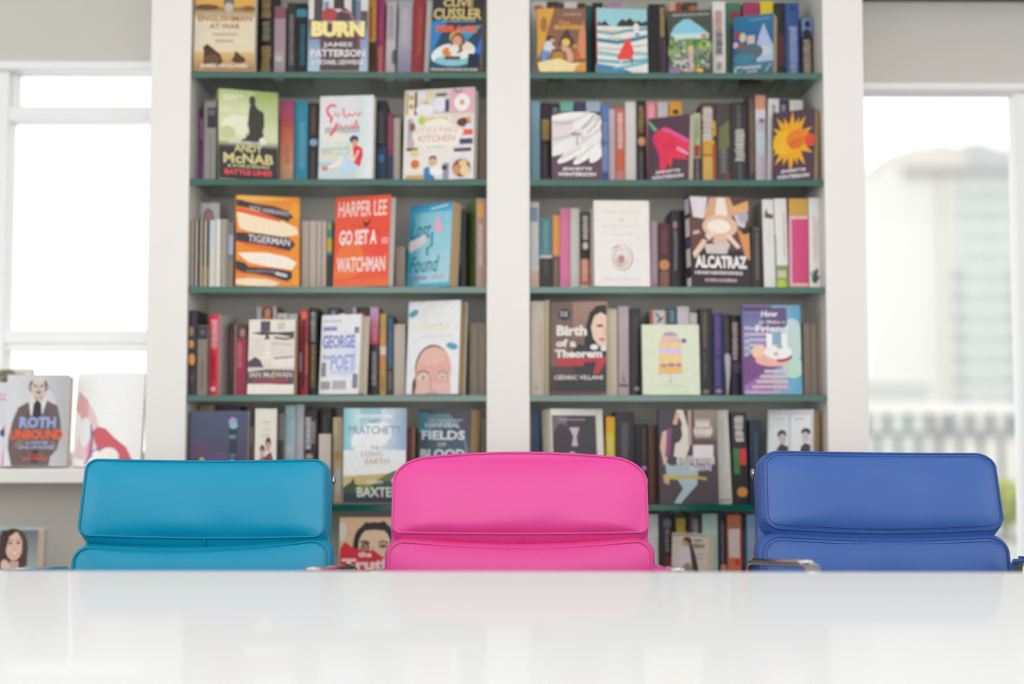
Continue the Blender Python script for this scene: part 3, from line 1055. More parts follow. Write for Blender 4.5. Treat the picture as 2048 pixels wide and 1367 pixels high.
spine(1, 753, 769, -4, '#a62f6b', 'plum pink spine with orange lettering between orange and pale spines', [('d', .45, .02, .42, .35, '#df8a62'), ('d', .5, .5, .8, .2, '#b8506a')])
spine(1, 770, 790, 2, '#c9bfc3', 'pale pinkish grey spine beside the plum pink spine', [('d', .5, .55, .95, .25, '#a9a0aa'), ('g', 0, 0, 1, .5, '#c4bcc2', '#d8cfcd'), ('e', .9, .3, .3, .1, '#6a6472')], roll=1.2)
spine(1, 793, 821, 2, '#b9b3bd', 'wide lilac grey spine between pale and red spines', [('g', 0, 0, 1, .4, '#8d86ab', '#b1abc0'), ('d', .5, .45, .9, .28, '#c9c5cd')], roll=1.6)
spine(1, 821, 846, -3, '#a8323c', 'crimson spine with faint orange lettering beside the diver cover', [('d', .6, .3, .9, .2, '#bf5a44')], roll=2.0)
spine(1, 847, 861, 2, '#dad6d2', 'slim pale grey spine leaning on the diver cover', [], roll=2.2)
cover(1, 860, 963, -30, '#35313a', 'book with a helmeted diver under gold lettering on its cover', [
    ('g', 0, .0, 1, .58, '#1f4d70', '#31424f'), ('p', [(0, .15), (.3, .55), (.12, .58), (0, .55)], '#2f86c4'), ('p', [(.3, .1), (1, .52), (.6, .5), (.25, .2)], '#3aa0c4'), ('p', [(.85, .05), (1, .1), (1, .4), (.9, .25)], '#2f76cf'),
    ('e', .32, .2, .3, .1, '#e5f0ef', 20), ('e', .45, .12, .35, .06, '#8cc7d6'), ('e', .62, .24, .26, .1, '#e9efe9'), ('e', .5, .38, .13, .08, '#d8b64e'), ('e', .54, .32, .15, .12, '#6b5b4a'), ('e', .52, .34, .09, .06, '#e59a82'),
    ('e', .34, .22, .1, .05, '#e68a34'), ('e', .47, .25, .1, .05, '#eae5dc'), ('e', .72, .27, .1, .045, '#efdcc4'), ('r', .3, .13, .6, .17, '#6f4536'), ('r', .75, .05, .98, .2, '#232a36'),
    ('t', 'CLIVE', .5, .77, .58, .09, '#ddc684', .03), ('t', 'CUSSLER', .5, .645, .94, .125, '#dcc580', .03), ('x', .565, .2, .85, .012, '#a9b6bd'), ('t', 'MIRAGE', .5, .475, .8, .075, '#f2673f', .05),
    ('x', .02, .04, .95, .015, '#d9c9a8')], sp='#2a2a33', T=.03, yaw=8, roll=2.5, pages='tan')

# =========================================================== row 1, bay by the tall window
spine(1, 1061, 1093, 2, '#d6d0cb', 'pale grey spine with a red motif half behind the brown campfire cover', [('e', .5, .92, .3, .03, '#b0564c'), ('l', [(.3, .9), (.7, .8)], .01, '#b0564c')])
spine(1, 1094, 1118, 3, '#33262a', 'dark spine with reddish patches behind the brown campfire cover', [('e', .5, .93, .35, .04, '#6b3437')])
spine(1, 1119, 1127, 5, '#2d3047', 'slim navy spine peeping over the brown campfire cover')
spine(1, 1128, 1154, 3, '#ded7d0', 'cream spine peeping over the brown campfire cover')
spine(1, 1155, 1171, 6, '#3a302c', 'dark brown spine behind the brown campfire cover')
spine(1, 1171.5, 1184, 10, '#17555f', 'slim dark teal spine between the campfire and red cloak covers')
spine(1, 1185, 1206, 5, '#201b1e', 'black spine peeping over the red cloak cover')
spine(1, 1212, 1243, 4, '#b58aa6', 'mauve spine peeping over the red cloak cover')
spine(1, 1338, 1352, 4, '#dba48f', 'salmon spine peeping over the green garden cover')
spine(1, 1353, 1364, 4, '#b03a34', 'red spine peeping over the green garden cover')
spine(1, 1366, 1396, 4, '#4d342e', 'brown and orange spine behind the green garden cover', [('e', .7, .92, .3, .04, '#bd6f3c')])
cover(1, 1074, 1172, 18, '#8d634c', 'book with children by a campfire, brown and yellow cover', [
    ('p', [(0, 1), (.36, 1), (.3, .85), (.2, .6), (.14, .4), (0, .2)], '#dea548'), ('e', .14, .74, .07, .12, '#a8743c'), ('x', .9, .55, .9, .02, '#b9a898'), ('t', 'The', .55, .77, .24, .05, '#e0a648'), ('x', .7, .36, .92, .04, '#e6ab48'),
    ('p', [(.42, .42), (.5, .55), (.58, .66), (.64, .66), (.7, .55), (.78, .45), (.76, .4)], '#543a44'), ('p', [(.82, .3), (.86, .6), (.95, .8), (1, .6), (1, .2), (.86, .22)], '#d98c62'),
    ('e', .28, .52, .075, .045, '#3e2c2c'), ('e', .31, .49, .05, .035, '#d8a888'), ('p', [(.14, .4), (.18, .48), (.28, .48), (.33, .4), (.38, .38), (.36, .34), (.3, .36), (.29, .3), (.13, .3)], '#d5d9e0'), ('p', [(.1, .12), (.08, .3), (.12, .34), (.28, .32), (.26, .26), (.2, .24), (.2, .12)], '#6d94c4'),
    ('e', .59, .46, .085, .06, '#e9c63e'), ('e', .56, .43, .05, .035, '#e0b292'), ('p', [(.48, .38), (.56, .4), (.66, .38), (.74, .28), (.74, .16), (.62, .16), (.6, .3), (.5, .34)], '#d8a98e'), ('p', [(.3, .18), (.34, .3), (.44, .33), (.54, .28), (.54, .18)], '#b98a32'), ('e', .42, .34, .1, .03, '#7d5a3c'), ('e', .82, .25, .06, .08, '#c9652f'), ('e', .78, .4, .05, .04, '#c49a3c'),
    ('p', [(0, .14), (.2, .18), (.45, .21), (.7, .14), (.95, .14), (1, 0), (.06, 0)], '#f2dda3'), ('p', [(.75, 0), (.8, .1), (1, .16), (1, 0)], '#e09a4a')], sp='#6fa69c', T=.024, yaw=1, name='picture_book')
cover(1, 1195, 1296, 17, '#9ed2da', 'book with a red cloaked figure on a pale wavy sea', [
    ('p', [(0, .72), (.04, .79), (.1, .76), (.16, .81), (.22, .75), (.28, .72)], '#3b3637'), ('p', [(.38, .72), (.44, .79), (.5, .84), (.58, .81), (.66, .86), (.74, .8), (.84, .82), (.9, .79), (1, .83), (1, .74), (.5, .72)], '#3b3637'),
    ('r', 0, 0, 1, .72, '#ece8e0'), ('l', [(0, .63), (.3, .6), (.6, .66), (1, .7)], .045, '#5ea7b5'), ('l', [(0, .5), (.4, .47), (.75, .53), (1, .58)], .06, '#3f86a0'), ('l', [(0, .37), (.4, .36), (.7, .41), (1, .45)], .025, '#bfb9b0'), ('l', [(0, .3), (.4, .27), (.8, .31), (1, .3)], .06, '#8fc3c9'), ('l', [(0, .18), (.5, .16), (1, .22)], .05, '#6fb0bf'), ('p', [(0, 0), (0, .13), (.3, .1), (.6, .04), (.7, 0)], '#4787b4'), ('l', [(.3, .05), (.7, .12), (1, .18)], .04, '#5cb0bd'),
    ('x', .64, .1, .4, .025, '#cbb9a8'), ('x', .53, .2, .5, .02, '#c6bfb4'), ('x', .9, .35, .9, .012, '#b7d0d4'), ('e', .78, .71, .06, .07, '#f0e4de'), ('e', .8, .6, .05, .03, '#8aa2ab'),
    ('p', [(.6, .54), (.56, .5), (.38, .22), (.44, .2), (.6, .21), (.64, .2), (.73, .32), (.69, .42), (.64, .53)], '#f04a44'), ('r', .45, .14, .48, .2, '#eae2dd'), ('e', .68, .2, .03, .06, '#5f8f98')], sp='#c9302e', sart=[('g', 0, 0, 1, .15, '#e8e4dd', '#d8d2c8'), ('d', .5, .3, .9, .12, '#d95a52')], T=.022, yaw=-7, hard=True, name='picture_book')
spine(1, 1297, 1318, 8, '#17151a', 'broad plain black spine between the red cloak and green garden covers', [], dy=-0.05)
spine(1, 1319, 1334, 8, '#3b2c38', 'dark purple spine with yellow lettering beside the green garden cover', [('d', .5, .55, .95, .3, '#b39a58'), ('r', .55, 0, 1, .5, '#5a3a58')], dy=-0.05, roll=-1)
cover(1, 1336, 1424, 24, '#4b5145', 'book with a leafy green garden and blue sky on its cover', [
    ('x', .93, .1, .95, .02, '#b9aeb0'), ('p', [(.05, .62), (.15, .75), (.35, .86), (.5, .86), (.8, .7), (.95, .6), (.9, .56), (.1, .56)], '#8ccbe0'), ('r', .08, .54, .92, .63, '#c9e2d8'), ('e', .5, .45, .48, .1, '#6c9650'), ('e', .25, .35, .3, .1, '#8fae5c'), ('e', .85, .4, .16, .12, '#93b957'), ('e', .5, .25, .45, .14, '#7d8d86'),
    ('e', .2, .16, .16, .05, '#c9c2c4'), ('e', .15, .05, .14, .06, '#9a78b4'), ('e', .75, .2, .2, .1, '#5f8a48'), ('e', .52, .36, .08, .08, '#dcc074'), ('e', .52, .22, .06, .14, '#c9b4ae'), ('e', .82, .58, .08, .04, '#cf8f8a'), ('e', .5, .05, .2, .03, '#d4b0ba'), ('e', .72, .03, .08, .03, '#eab93c'), ('e', .1, .5, .06, .1, '#6f8b4d'), ('e', .9, .1, .1, .08, '#47554a'),
    *[('e', GR.uniform(.06, .94), GR.uniform(.04, .52), GR.uniform(.02, .05), GR.uniform(.015, .03), GR.choice(['#5f8348', '#86a758', '#a9b873', '#4c5f45', '#8d8a9c', '#c9c4be', '#9478ac', '#55684c'])) for i in range(90)], ('e', .52, .37, .06, .06, '#dcc074'), ('e', .52, .24, .05, .12, '#c4b0b0'), ('e', .54, .1, .06, .06, '#cdb0a8'), ('e', .72, .03, .08, .03, '#eab93c')], sp='#4a2f45', sart=[('d', .5, .55, .95, .3, '#a8905a')], T=.02, yaw=9)
spine(1, 1425, 1451, 3, '#e0dbd6', 'white spine with red and black lettering beside the green garden cover', [('d', .5, .6, .88, .3, '#b67480'), ('r', .2, .3, .8, .6, '#cfc9c6'), ('d', .5, .3, .6, .3, '#4a4446'), ('d', .5, .1, .2, .25, '#8c8488')], dy=-0.04)
spine(1, 1452, 1482, 5, '#3f7d64', 'green spine with a dark red ornament behind the misty blue cover', [('e', .62, .83, .36, .09, '#8c3f37'), ('r', .3, .2, .62, .7, '#7c3c36')])
spine(1, 1486, 1519, 4, '#a83660', 'magenta spine peeping over the misty blue cover')
spine(1, 1521, 1547, 2, '#e8c62c', 'bright yellow spine peeping over the misty blue cover')
spine(1, 1549, 1570, 5, '#2b2529', 'black spine with a dark red foot behind the misty blue cover', [('r', .3, .2, 1, .6, '#5a2a30')])
spine(1, 1571, 1599, 5, '#33589b', 'royal blue spine with white lettering near the tall window', [('d', .55, .06, .7, .32, '#aab3da'), ('e', .5, .93, .2, .03, '#25365e')])
spine(1, 1602, 1634, 35, '#26262c', 'short black spine with a silhouette on blue, last before the right post', [('r', .05, .7, .95, .99, '#7d97c4'), ('e', .55, .9, .24, .06, '#2a2a30'), ('e', .5, .74, .4, .08, '#2a2a30'), ('d', .5, .1, .66, .34, '#c0ad95')])
cover(1, 1465, 1546, 38, '#2f6292', 'book with a misty blue mountain and pale animals on its cover', [
    ('g', 0, .55, 1, 1, '#2b5f9f', '#2d7ba0'), ('p', [(.55, .3), (.62, .6), (.75, .85), (.9, .6), (1, .45), (1, .2), (.6, .2)], '#b3bfdc'), ('e', .75, .38, .2, .08, '#c9d0d4'), ('e', .12, .68, .08, .06, '#a93c38'), ('e', .24, .64, .08, .08, '#d9cdb0'), ('r', .35, .52, .54, .66, '#d3c2b4'), ('e', .2, .5, .06, .04, '#c03a2e'), ('e', .42, .38, .32, .14, '#5d6c78'), ('e', .25, .28, .3, .08, '#3f86a0'), ('e', .06, .52, .07, .05, '#cfc5c4'), ('g', 0, 0, 1, .2, '#3f6a80', '#4f7f96'),
    ('t', 'C', .12, .09, .18, .13, '#d8dde2', .02), ('x', .12, .24, .7, .03, '#c9d2da'), ('x', .05, .35, .6, .025, '#b4c4d0'), ('x', .92, .4, .9, .012, '#9ab4c4'), ('l', [(.8, .02), (.95, .16)], .02, '#a9b8c2')], sp='#2b4f73', T=0.034, yaw=25, pages='tan')

# =========================================================== row 2, bay by the bright left window
spine(2, 390, 407, 216, '#6f3667', 'purple spine with pale lettering at the bay edge', [('d', .5, .6, .86, .2, '#c9a7c0'), ('g', 0, 0, 1, .5, '#8a5287', '#7a4376'), ('r', 0, .88, 1, 1, '#552a4a')])
spine(2, 407, 432, 201, '#c4bfbb', 'light grey spine with a small dark photograph beside the purple spine', [('r', .25, .68, .98, .92, '#4c4b55'), ('e', .6, .86, .3, .04, '#8f8d94'), ('d', .55, .08, .6, .12, '#a9a5a2')])
spine(2, 559, 587, 200, '#b5465a', 'spine fading from crimson to orange to cream', [('g', 0, 0, 1, .25, '#c7a27c', '#d8a07a'), ('g', 0, .25, 1, .7, '#dd9a6c', '#cc5a48'), ('g', 0, .7, 1, 1, '#c04c50', '#a94a78'), ('d', .55, .25, .5, .2, '#b77353')])
spine(2, 588, 615, 201, '#2a8fb0', 'bright teal blue spine beside the crimson to cream spine', [('d', .6, .2, .75, .25, '#5fa8c2'), ('r', 0, 0, .2, 1, '#1f7b9a')])
spine(2, 616, 636, 205, '#2a2527', 'black spine with a small blue disc beside the girl reading cover', [('e', .55, .52, .42, .045, '#8fb6dc'), ('d', .5, .62, .95, .25, '#6b5545'), ('d', .5, .08, .42, .2, '#5a4c4c')])
spine(2, 752, 773, 200, '#2a262b', 'black spine with dark blue patches behind the girl reading cover', [('d', .4, .5, .88, .28, '#6b5f62'), ('r', .05, .02, .95, .45, '#2a4566'), ('e', .5, .32, .3, .05, '#3b7fc0'), ('e', .4, .04, .25, .03, '#b0866a')])
spine(2, 774, 787, 226, '#8e3f5c', 'plum over navy spine beside the food collage cover', [('r', 0, 0, 1, .42, '#2f3f66'), ('d', .5, .5, .95, .3, '#b05a78'), ('e', .5, .06, .3, .03, '#c06a4c')])
spine(2, 787.5, 801, 235, '#d8cdbd', 'book standing page edges outward beside the food collage cover', rev=True, pages='pale')
spine(2, 957, 973, 230, '#b9ab9d', 'book standing page edges outward against the centre post', rev=True, pages='grey', hard=False)
cover(2, 438, 557, 178, '#dbe2b4', 'book with a soldier silhouette on pale green, red and cream lettering', [
    ('g', 0, .75, 1, 1, '#e3e8bf', '#bccb84'), ('g', .6, .5, 1, 1, '#dfe5bb', '#a9bb6c'), ('e', .35, .6, .3, .12, '#eff2d6'), ('g', 0, 0, 1, .36, '#373138', '#3d373b'), ('g', 0, .36, 1, .44, '#4a453f', '#dfe2b6'), ('e', .15, .52, .14, .07, '#cdd59c'),
    ('p', [(.34, .42), (.46, .47), (.5, .7), (.52, .83), (.6, .86), (.66, .8), (.76, .76), (.77, .62), (.74, .55), (.76, .5), (.66, .4), (.5, .4)], '#40413a'), ('e', .565, .89, .055, .055, '#42403a'), ('e', .49, .55, .02, .05, '#e6e9c4'), ('e', .74, .44, .06, .04, '#eff0dc'),
    ('x', .93, .08, .42, .014, '#eff2dc'), ('x', .9, .08, .3, .012, '#eff2dc'), ('x', .415, .18, .82, .016, '#e8e4ea'),
    ('t', 'ANDY', .5, .35, .48, .085, '#ddd493', .03), ('t', 'McNAB', .5, .235, .84, .115, '#ddd493', .03), ('t', '& KYM JORDAN', .5, .145, .7, .045, '#d9cf9c', .03), ('t', 'BATTLE LINES', .5, .082, .8, .06, '#f2525f', .05)],
    sp='#34352c', sart=[('r', 0, .88, 1, 1, '#cdd08c'), ('d', .5, .35, .85, .3, '#a89a68')], T=.028, yaw=-19, pages='white', hard=True)
cover(2, 637, 745, 194, '#e4e3e6', 'book with a girl in a red top sitting, red script above', [
    ('g', 0, 0, 1, .5, '#c9d8da', '#dce5e2'), ('h', .7, 0, 1, 1, '#d4e2de', '#e8eaec'), ('r', .1, .55, .75, .62, '#b7bfc2'), ('e', .3, .5, .25, .06, '#e9e8d6'), ('r', .05, .3, .6, .4, '#c3cfbf'), ('e', .2, .28, .18, .03, '#e3dcc0'), ('r', .0, .15, .5, .2, '#b3c6cf'),
    ('l', [(.3, .88), (.2, .89), (.13, .84), (.16, .78), (.23, .73), (.2, .68)], .03, '#ea4d5a'), ('l', [(.26, .76), (.3, .8), (.33, .75), (.38, .79)], .016, '#ea4d5a'), ('l', [(.44, .85), (.45, .76), (.5, .74), (.55, .78)], .018, '#ea4d5a'), ('l', [(.55, .78), (.62, .75), (.66, .8), (.72, .75), (.76, .8)], .018, '#ea4d5a'),
    ('l', [(.33, .67), (.27, .58), (.2, .52)], .03, '#ea4d5a'), ('l', [(.34, .6), (.4, .65), (.44, .6), (.5, .64), (.55, .6), (.6, .65)], .018, '#ea4d5a'), ('l', [(.63, .6), (.68, .7), (.72, .6)], .026, '#e84355'),
    ('x', .395, .04, .5, .014, '#f2f2ee'), ('x', .33, .25, .55, .014, '#f2f2ee'),
    ('e', .65, .47, .08, .05, '#40405e'), ('e', .66, .42, .05, .05, '#d9a77f'), ('p', [(.6, .36), (.7, .4), (.8, .37), (.82, .28), (.76, .14), (.64, .2)], '#e03b4e'), ('p', [(.58, .4), (.62, .4), (.66, .24), (.72, .34), (.76, .34), (.66, .2), (.58, .22)], '#efdcc8'),
    ('p', [(.36, .16), (.4, .26), (.48, .28), (.6, .2), (.74, .14), (.66, .1), (.46, .08)], '#c2dcf0'), ('p', [(.12, .13), (.3, .2), (.42, .27), (.46, .26), (.38, .15), (.2, .12)], '#f2e6d8'), ('e', .12, .13, .06, .025, '#e97a8c')], T=0.026, yaw=7, pages='white', hard=True, sp='#dcdadd')
cover(2, 806, 947, 183, '#efe9e2', 'large cookbook with a collage of food photographs around a cream label', [
    ('r', .02, .73, .05, .98, '#c99a74'), ('r', .05, .7, .14, .98, '#f1ead0'), ('e', .095, .92, .035, .03, '#c9b36a'), ('e', .095, .82, .03, .03, '#9aa48c'), ('r', .14, .72, .18, .98, '#9a5248'), ('r', .18, .72, .42, .98, '#e3dcdc'), ('e', .24, .93, .06, .05, '#e9e9f0'), ('e', .36, .93, .05, .05, '#efd9a0'), ('e', .31, .84, .05, .03, '#d8b650'), ('e', .29, .78, .13, .06, '#efeff4'),
    ('r', .42, .72, .65, .98, '#d9cfc8'), ('r', .45, .92, .6, .95, '#5a4e4a'), ('e', .5, .83, .1, .08, '#e9eaf0'), ('r', .58, .74, .64, .88, '#4a4f6e'), ('r', .65, .72, 1, .99, '#eab3c0'), ('l', [(.7, .99), (.75, .95), (.82, .98)], .015, '#7a5550'), ('e', .82, .84, .11, .095, '#f3f3f7'), ('e', .82, .84, .035, .028, '#e7a040'),
    ('e', .25, .66, .05, .05, '#c3d458'), ('r', .3, .65, .62, .69, '#efc98a'), ('r', .05, .35, .12, .68, '#aeb4c4'), ('e', .12, .59, .04, .05, '#94604e'), ('e', .1, .4, .05, .06, '#c9b8a8'), ('r', .04, .33, .2, .36, '#4f5468'),
    ('r', .66, .55, .98, .72, '#e6dccd'), ('e', .85, .62, .1, .05, '#6b4138'), ('e', .92, .65, .03, .03, '#e0a35a'), ('e', .93, .57, .06, .04, '#e3e3f2'), ('r', .82, .48, .98, .54, '#ef5f55'), ('r', .8, .38, .98, .44, '#4d4f6f'), ('r', .72, .3, .96, .34, '#58506b'),
    ('p', [(.12, .5), (.22, .57), (.3, .6), (.34, .65), (.45, .67), (.56, .67), (.64, .63), (.76, .57), (.86, .52), (.8, .45), (.78, .38), (.64, .33), (.3, .33), (.2, .4)], '#f5f0e4'),
    ('t', 'LITTLE PARIS', .47, .545, .6, .06, '#dfa9a4', .0), ('t', 'KITCHEN', .47, .455, .52, .075, '#e29a96', .01), ('x', .36, .34, .62, .01, '#b4bab0'),
    ('e', .16, .3, .06, .04, '#eed38c'), ('e', .17, .18, .06, .05, '#e0783c'), ('r', .04, .01, .3, .06, '#d9ae74'), ('e', .42, .23, .055, .035, '#4d3b3b'), ('e', .42, .19, .055, .05, '#e8b49c'), ('p', [(.3, .0), (.3, .13), (.36, .15), (.42, .08), (.46, 0)], '#3d86bd'), ('e', .48, .1, .1, .06, '#f2f2f2'), ('r', .57, .0, .65, .18, '#9f98b4'), ('e', .59, .13, .04, .03, '#3a4246'),
    ('e', .83, .13, .17, .13, '#e3e0ea'), ('e', .83, .12, .13, .1, '#8a5a40'), ('e', .76, .1, .05, .055, '#dd9468'), ('e', .85, .17, .06, .04, '#edca8c'), ('e', .88, .09, .07, .06, '#efd0a0')], T=0.034, yaw=13, hard=True, sp='#c5bfc0', pages='white', hmax=.235)

# =========================================================== row 2, bay by the tall window
spine(2, 1060.5, 1080, 202, '#93bccf', 'light blue spine against the centre post')
spine(2, 1081, 1101, 205, '#2f262a', 'black spine with a gold block beside the light blue spine', [('r', .15, .55, .9, .8, '#b8924c'), ('d', .5, .1, .5, .3, '#5d5256'), ('p', [(.2, 0), (.9, .12), (.9, 0)], '#b23a48')])
spine(2, 1101.5, 1119, 206, '#2b2b34', 'dark spine with a pale blue mark peeping over the feather cover', [('e', .5, .92, .3, .03, '#5d8ca0')])
spine(2, 1120, 1147, 203, '#7cc4ab', 'mint green spine peeping over the feather cover')
spine(2, 1149, 1171, 203, '#463f66', 'indigo spine peeping over the feather cover')
spine(2, 1172, 1201, 202, '#a9c2d2', 'powder blue spine peeping over the feather cover')
spine(2, 1202.5, 1217, 208, '#5f86c4', 'mid blue spine with pale panels beside the feather cover', [('r', .1, .18, .9, .5, '#93a8d6'), ('r', .1, .55, .9, .78, '#8ba0d0'), ('r', 0, 0, 1, .16, '#3763b0')])
spine(2, 1217.5, 1230, 218, '#cfc0c9', 'slim pale lilac spine between blue and rust spines')
spine(2, 1230.5, 1250, 216, '#d06a50', 'rust red spine with white lettering beside a white spine', [('d', .5, .48, .95, .3, '#edd3cd'), ('r', .05, .22, .95, .46, '#dc6a42'), ('r', .1, 0, .9, .2, '#d88a84')])
spine(2, 1250.5, 1272, 203, '#e4dfda', 'plain white spine beside the rust red spine', pages='white')
spine(2, 1273, 1292, 200, '#262022', 'black spine with gold script and an orange ball, next to the pink flower cover', [('d', .5, .62, .93, .34, '#9c7c44'), ('e', .55, .52, .42, .05, '#e8a267'), ('d', .5, .08, .4, .2, '#71676a')])
spine(2, 1293, 1313, 203, '#e88a95', 'coral pink spine peeping over the pink flower cover', [('d', .5, .82, .97, .25, '#f0b4ba')])
spine(2, 1315, 1337, 203, '#cdbfc3', 'greyish pink spine peeping over the pink flower cover')
spine(2, 1339, 1364, 203, '#e3a026', 'orange spine with a black dot peeping over the pink flower cover', [('e', .5, .88, .25, .03, '#3a2a1a')])
spine(2, 1387, 1401, 226, '#c3cba4', 'slim spine, pale green over red and black, beside the pink flower cover', [('r', 0, 0, 1, .38, '#3a2f33'), ('r', .1, .4, .9, .56, '#b9482e'), ('d', .5, .02, .36, .25, '#a08f94'), ('d', .5, .66, .95, .2, '#98a67c')])
spine(2, 1402, 1432, 205, '#5b3b28', 'brown spine with white lettering over golden yellow', [('d', .45, .55, .95, .36, '#e9e0d8'), ('g', .1, .15, .9, .55, '#e0ae44', '#e7a733'), ('r', .1, .36, .9, .38, '#a35224'), ('r', .1, 0, .75, .35, '#dfb558'), ('r', .75, 0, 1, .5, '#b0562c'), ('r', .8, .6, 1, .78, '#dea72c')])
spine(2, 1433, 1461, 206, '#4a3f42', 'dark spine with an olive green patch beside the brown and gold spine', [('p', [(.15, .45), (.2, .7), (.9, .8), (.95, .5), (.6, .4)], '#6f7845'), ('d', .5, .15, .42, .25, '#857a80'), ('r', .6, 0, 1, .15, '#803a3e')])
spine(2, 1462, 1494, 204, '#2f2b2d', 'black spine with a bold white title beside the olive patched spine', [('d', .55, .3, .68, .32, '#d3cbc6'), ('d', .5, .7, .97, .15, '#6a6265'), ('d', .55, .05, .28, .15, '#665e62')])
spine(2, 1496, 1510, 190, '#41353a', 'tall dark spine with gold lettering beside the peach topped spine', [('d', .6, .15, .95, .25, '#8a6f46')])
spine(2, 1511, 1532, 190, '#c9bcc6', 'spine with a peach top over white and pale blue', [('g', 0, .84, 1, 1, '#e2a27e', '#d99480'), ('r', 0, .72, 1, .84, '#ddd6de'), ('e', .6, .72, .3, .03, '#8a7e84'), ('r', .1, .35, .9, .6, '#c3d3da')])
spine(2, 1533, 1556, 197, '#e4e1dc', 'white spine with dark lettering leaning beside the yellow flower cover', [('d', .5, .45, .93, .2, '#6f7472')], roll=1.4)
spine(2, 1558, 1578, 200, '#3d3352', 'dark violet spine peeping over the yellow flower cover', [('d', .5, .7, .95, .25, '#9f94b4')])
spine(2, 1580, 1607, 200, '#dcdad2', 'white spine with a blue patch peeping over the yellow flower cover', [('r', .1, .6, .95, .86, '#5a7ca8')])
WIN = [('t', 'JEANETTE', .5, .145, .6, .055, '#efe6ea', .04, .1), ('t', 'WINTERSON', .5, .07, .76, .055, '#efe6ea', .04, .1)]
cover(2, 1104, 1204, 224, '#634857', 'plum cover with layered white feathers', [
    ('p', [(0, .93), (.3, .96), (.55, 1), (.75, 1), (.98, .93), (.99, .4), (.7, .32), (.2, .36), (0, .33)], '#e2d6d8'),
    ('e', .3, .93, .36, .05, '#f4f2ec', 8), ('e', .62, .84, .32, .06, '#f2f0ea', 35), ('e', .82, .76, .26, .06, '#f1efe9', 40), ('e', .2, .72, .26, .06, '#e6dcdc', 20), ('e', .3, .62, .4, .06, '#e7dede', 25), ('e', .22, .47, .4, .08, '#f0eee8', 25), ('e', .45, .39, .4, .065, '#f3f1ec', 32), ('e', .7, .37, .34, .065, '#f3f2ed', 38), ('e', .9, .35, .2, .06, '#f4f2ee', 45), ('e', .85, .58, .26, .06, '#efecea', 40),
    ('l', [(.05, .83), (.25, .82), (.4, .84)], .01, '#8f8488'), ('l', [(.05, .58), (.3, .63), (.5, .7)], .012, '#a79ca0'), ('l', [(.2, .3), (.45, .42), (.6, .48)], .01, '#a0969a'), ('l', [(.5, .28), (.7, .42), (.85, .5)], .01, '#a0969a'), ('l', [(.6, .75), (.75, .85), (.85, .95)], .014, '#7d7276'), ('l', [(.7, .68), (.85, .78), (.97, .9)], .012, '#8a7f83'), ('x', .66, .4, .58, .02, '#5e5458'), ('l', [(.5, .5), (.51, .62)], .014, '#77707a')] + WIN, T=.022, yaw=-1, pages='cream')
cover(2, 1293, 1377, 240, '#5c4150', 'plum cover with a hanging pink and red flower', [
    ('l', [(.0, .95), (.12, .86), (.2, .8)], .05, '#6cbf9c'), ('e', .4, .66, .27, .17, '#f0405f'), ('p', [(.1, .7), (.2, .55), (.3, .35), (.32, .12), (.42, .12), (.5, .3), (.56, .2), (.62, .35), (.72, .33), (.98, .3), (.85, .42), (1, .44), (1, .56), (.7, .72), (.45, .82), (.25, .8)], '#f0385a'), ('l', [(.35, .82), (.6, .74), (.98, .58)], .06, '#f05ca0'), ('l', [(.7, .5), (.85, .44), (.98, .38)], .05, '#f59ac4'), ('l', [(.15, .74), (.2, .6), (.34, .35)], .04, '#e0307c'), ('l', [(.4, .35), (.42, .15)], .03, '#f02f6c'), ('l', [(.55, .4), (.56, .22)], .03, '#f05044'), ('x', .63, .5, .66, .012, '#c02c44'), ('x', .57, .35, .7, .012, '#c02c44'), ('x', .51, .35, .68, .012, '#c02c44')] + WIN, T=0.026, yaw=32)
cover(2, 1549, 1634, 228, '#56404e', 'plum cover with a spiky yellow and orange flower', [
    *[('p', [(.45 + .15 * math.cos(R(a + 90)), .57 + .11 * math.sin(R(a + 90))), (.45 + (.54 + .06 * math.sin(a)) * math.cos(R(a)), .57 + (.41 + .05 * math.cos(a * 3)) * math.sin(R(a))), (.45 - .15 * math.cos(R(a + 90)), .57 - .11 * math.sin(R(a + 90)))], '#f4ae22') for a in range(8, 368, 20)],
    ('e', .45, .57, .3, .2, '#f6b321'), ('e', .25, .55, .24, .17, '#f9c026'), ('e', .6, .6, .28, .13, '#f08a2c', 15), ('e', .88, .56, .12, .09, '#e8503a'), ('e', .55, .52, .16, .07, '#e8772c'), ('l', [(.4, .5), (.6, .58), (.85, .6)], .03, '#ea6a30')] + WIN, T=0.028, yaw=32, pages='tan')

# =========================================================== row 3, bay by the bright left window
thin = [(376, 382, '#4a4d46', 'slim dark green'), (383, 390, '#5a5f5c', 'slim slate'), (391, 400, '#26343c', 'slim dark navy'), (400.5, 408, '#4a4d42', 'slim olive grey'), (408.5, 418, '#55524a', 'slim brownish grey')]
near_ = ['beside the left post', 'second from the left post', 'third from the left post', 'fourth from the left post', 'fifth from the left post']
for i, (a, b_, c, nm) in enumerate(thin):
    spine(3, a, b_, 440, c, nm + ' magazine spine ' + near_[i], [('r', 0, 0, .32, 1, '#d9c4b0')] + ([('r', .3, 0, 1, .3, '#8a7c50')] if i > 2 else []), hard=False, name='magazine', dy=-.085)
spine(3, 390, 438, 405, '#dfdcda', 'white book showing a smiling face above the slim magazines', [('e', .42, .82, .3, .12, '#8c86b0'), ('e', .44, .78, .24, .12, '#d08f8a'), ('e', .44, .74, .12, .02, '#a85a5c')], dy=.03, deep=.1, hard=True)
spine(3, 418.5, 431, 440, '#c3ccd2', 'pale blue grey spine among the slim magazines', [('r', .2, 0, .8, .6, '#d9cfc2')], hard=False, name='magazine', dy=-.085)
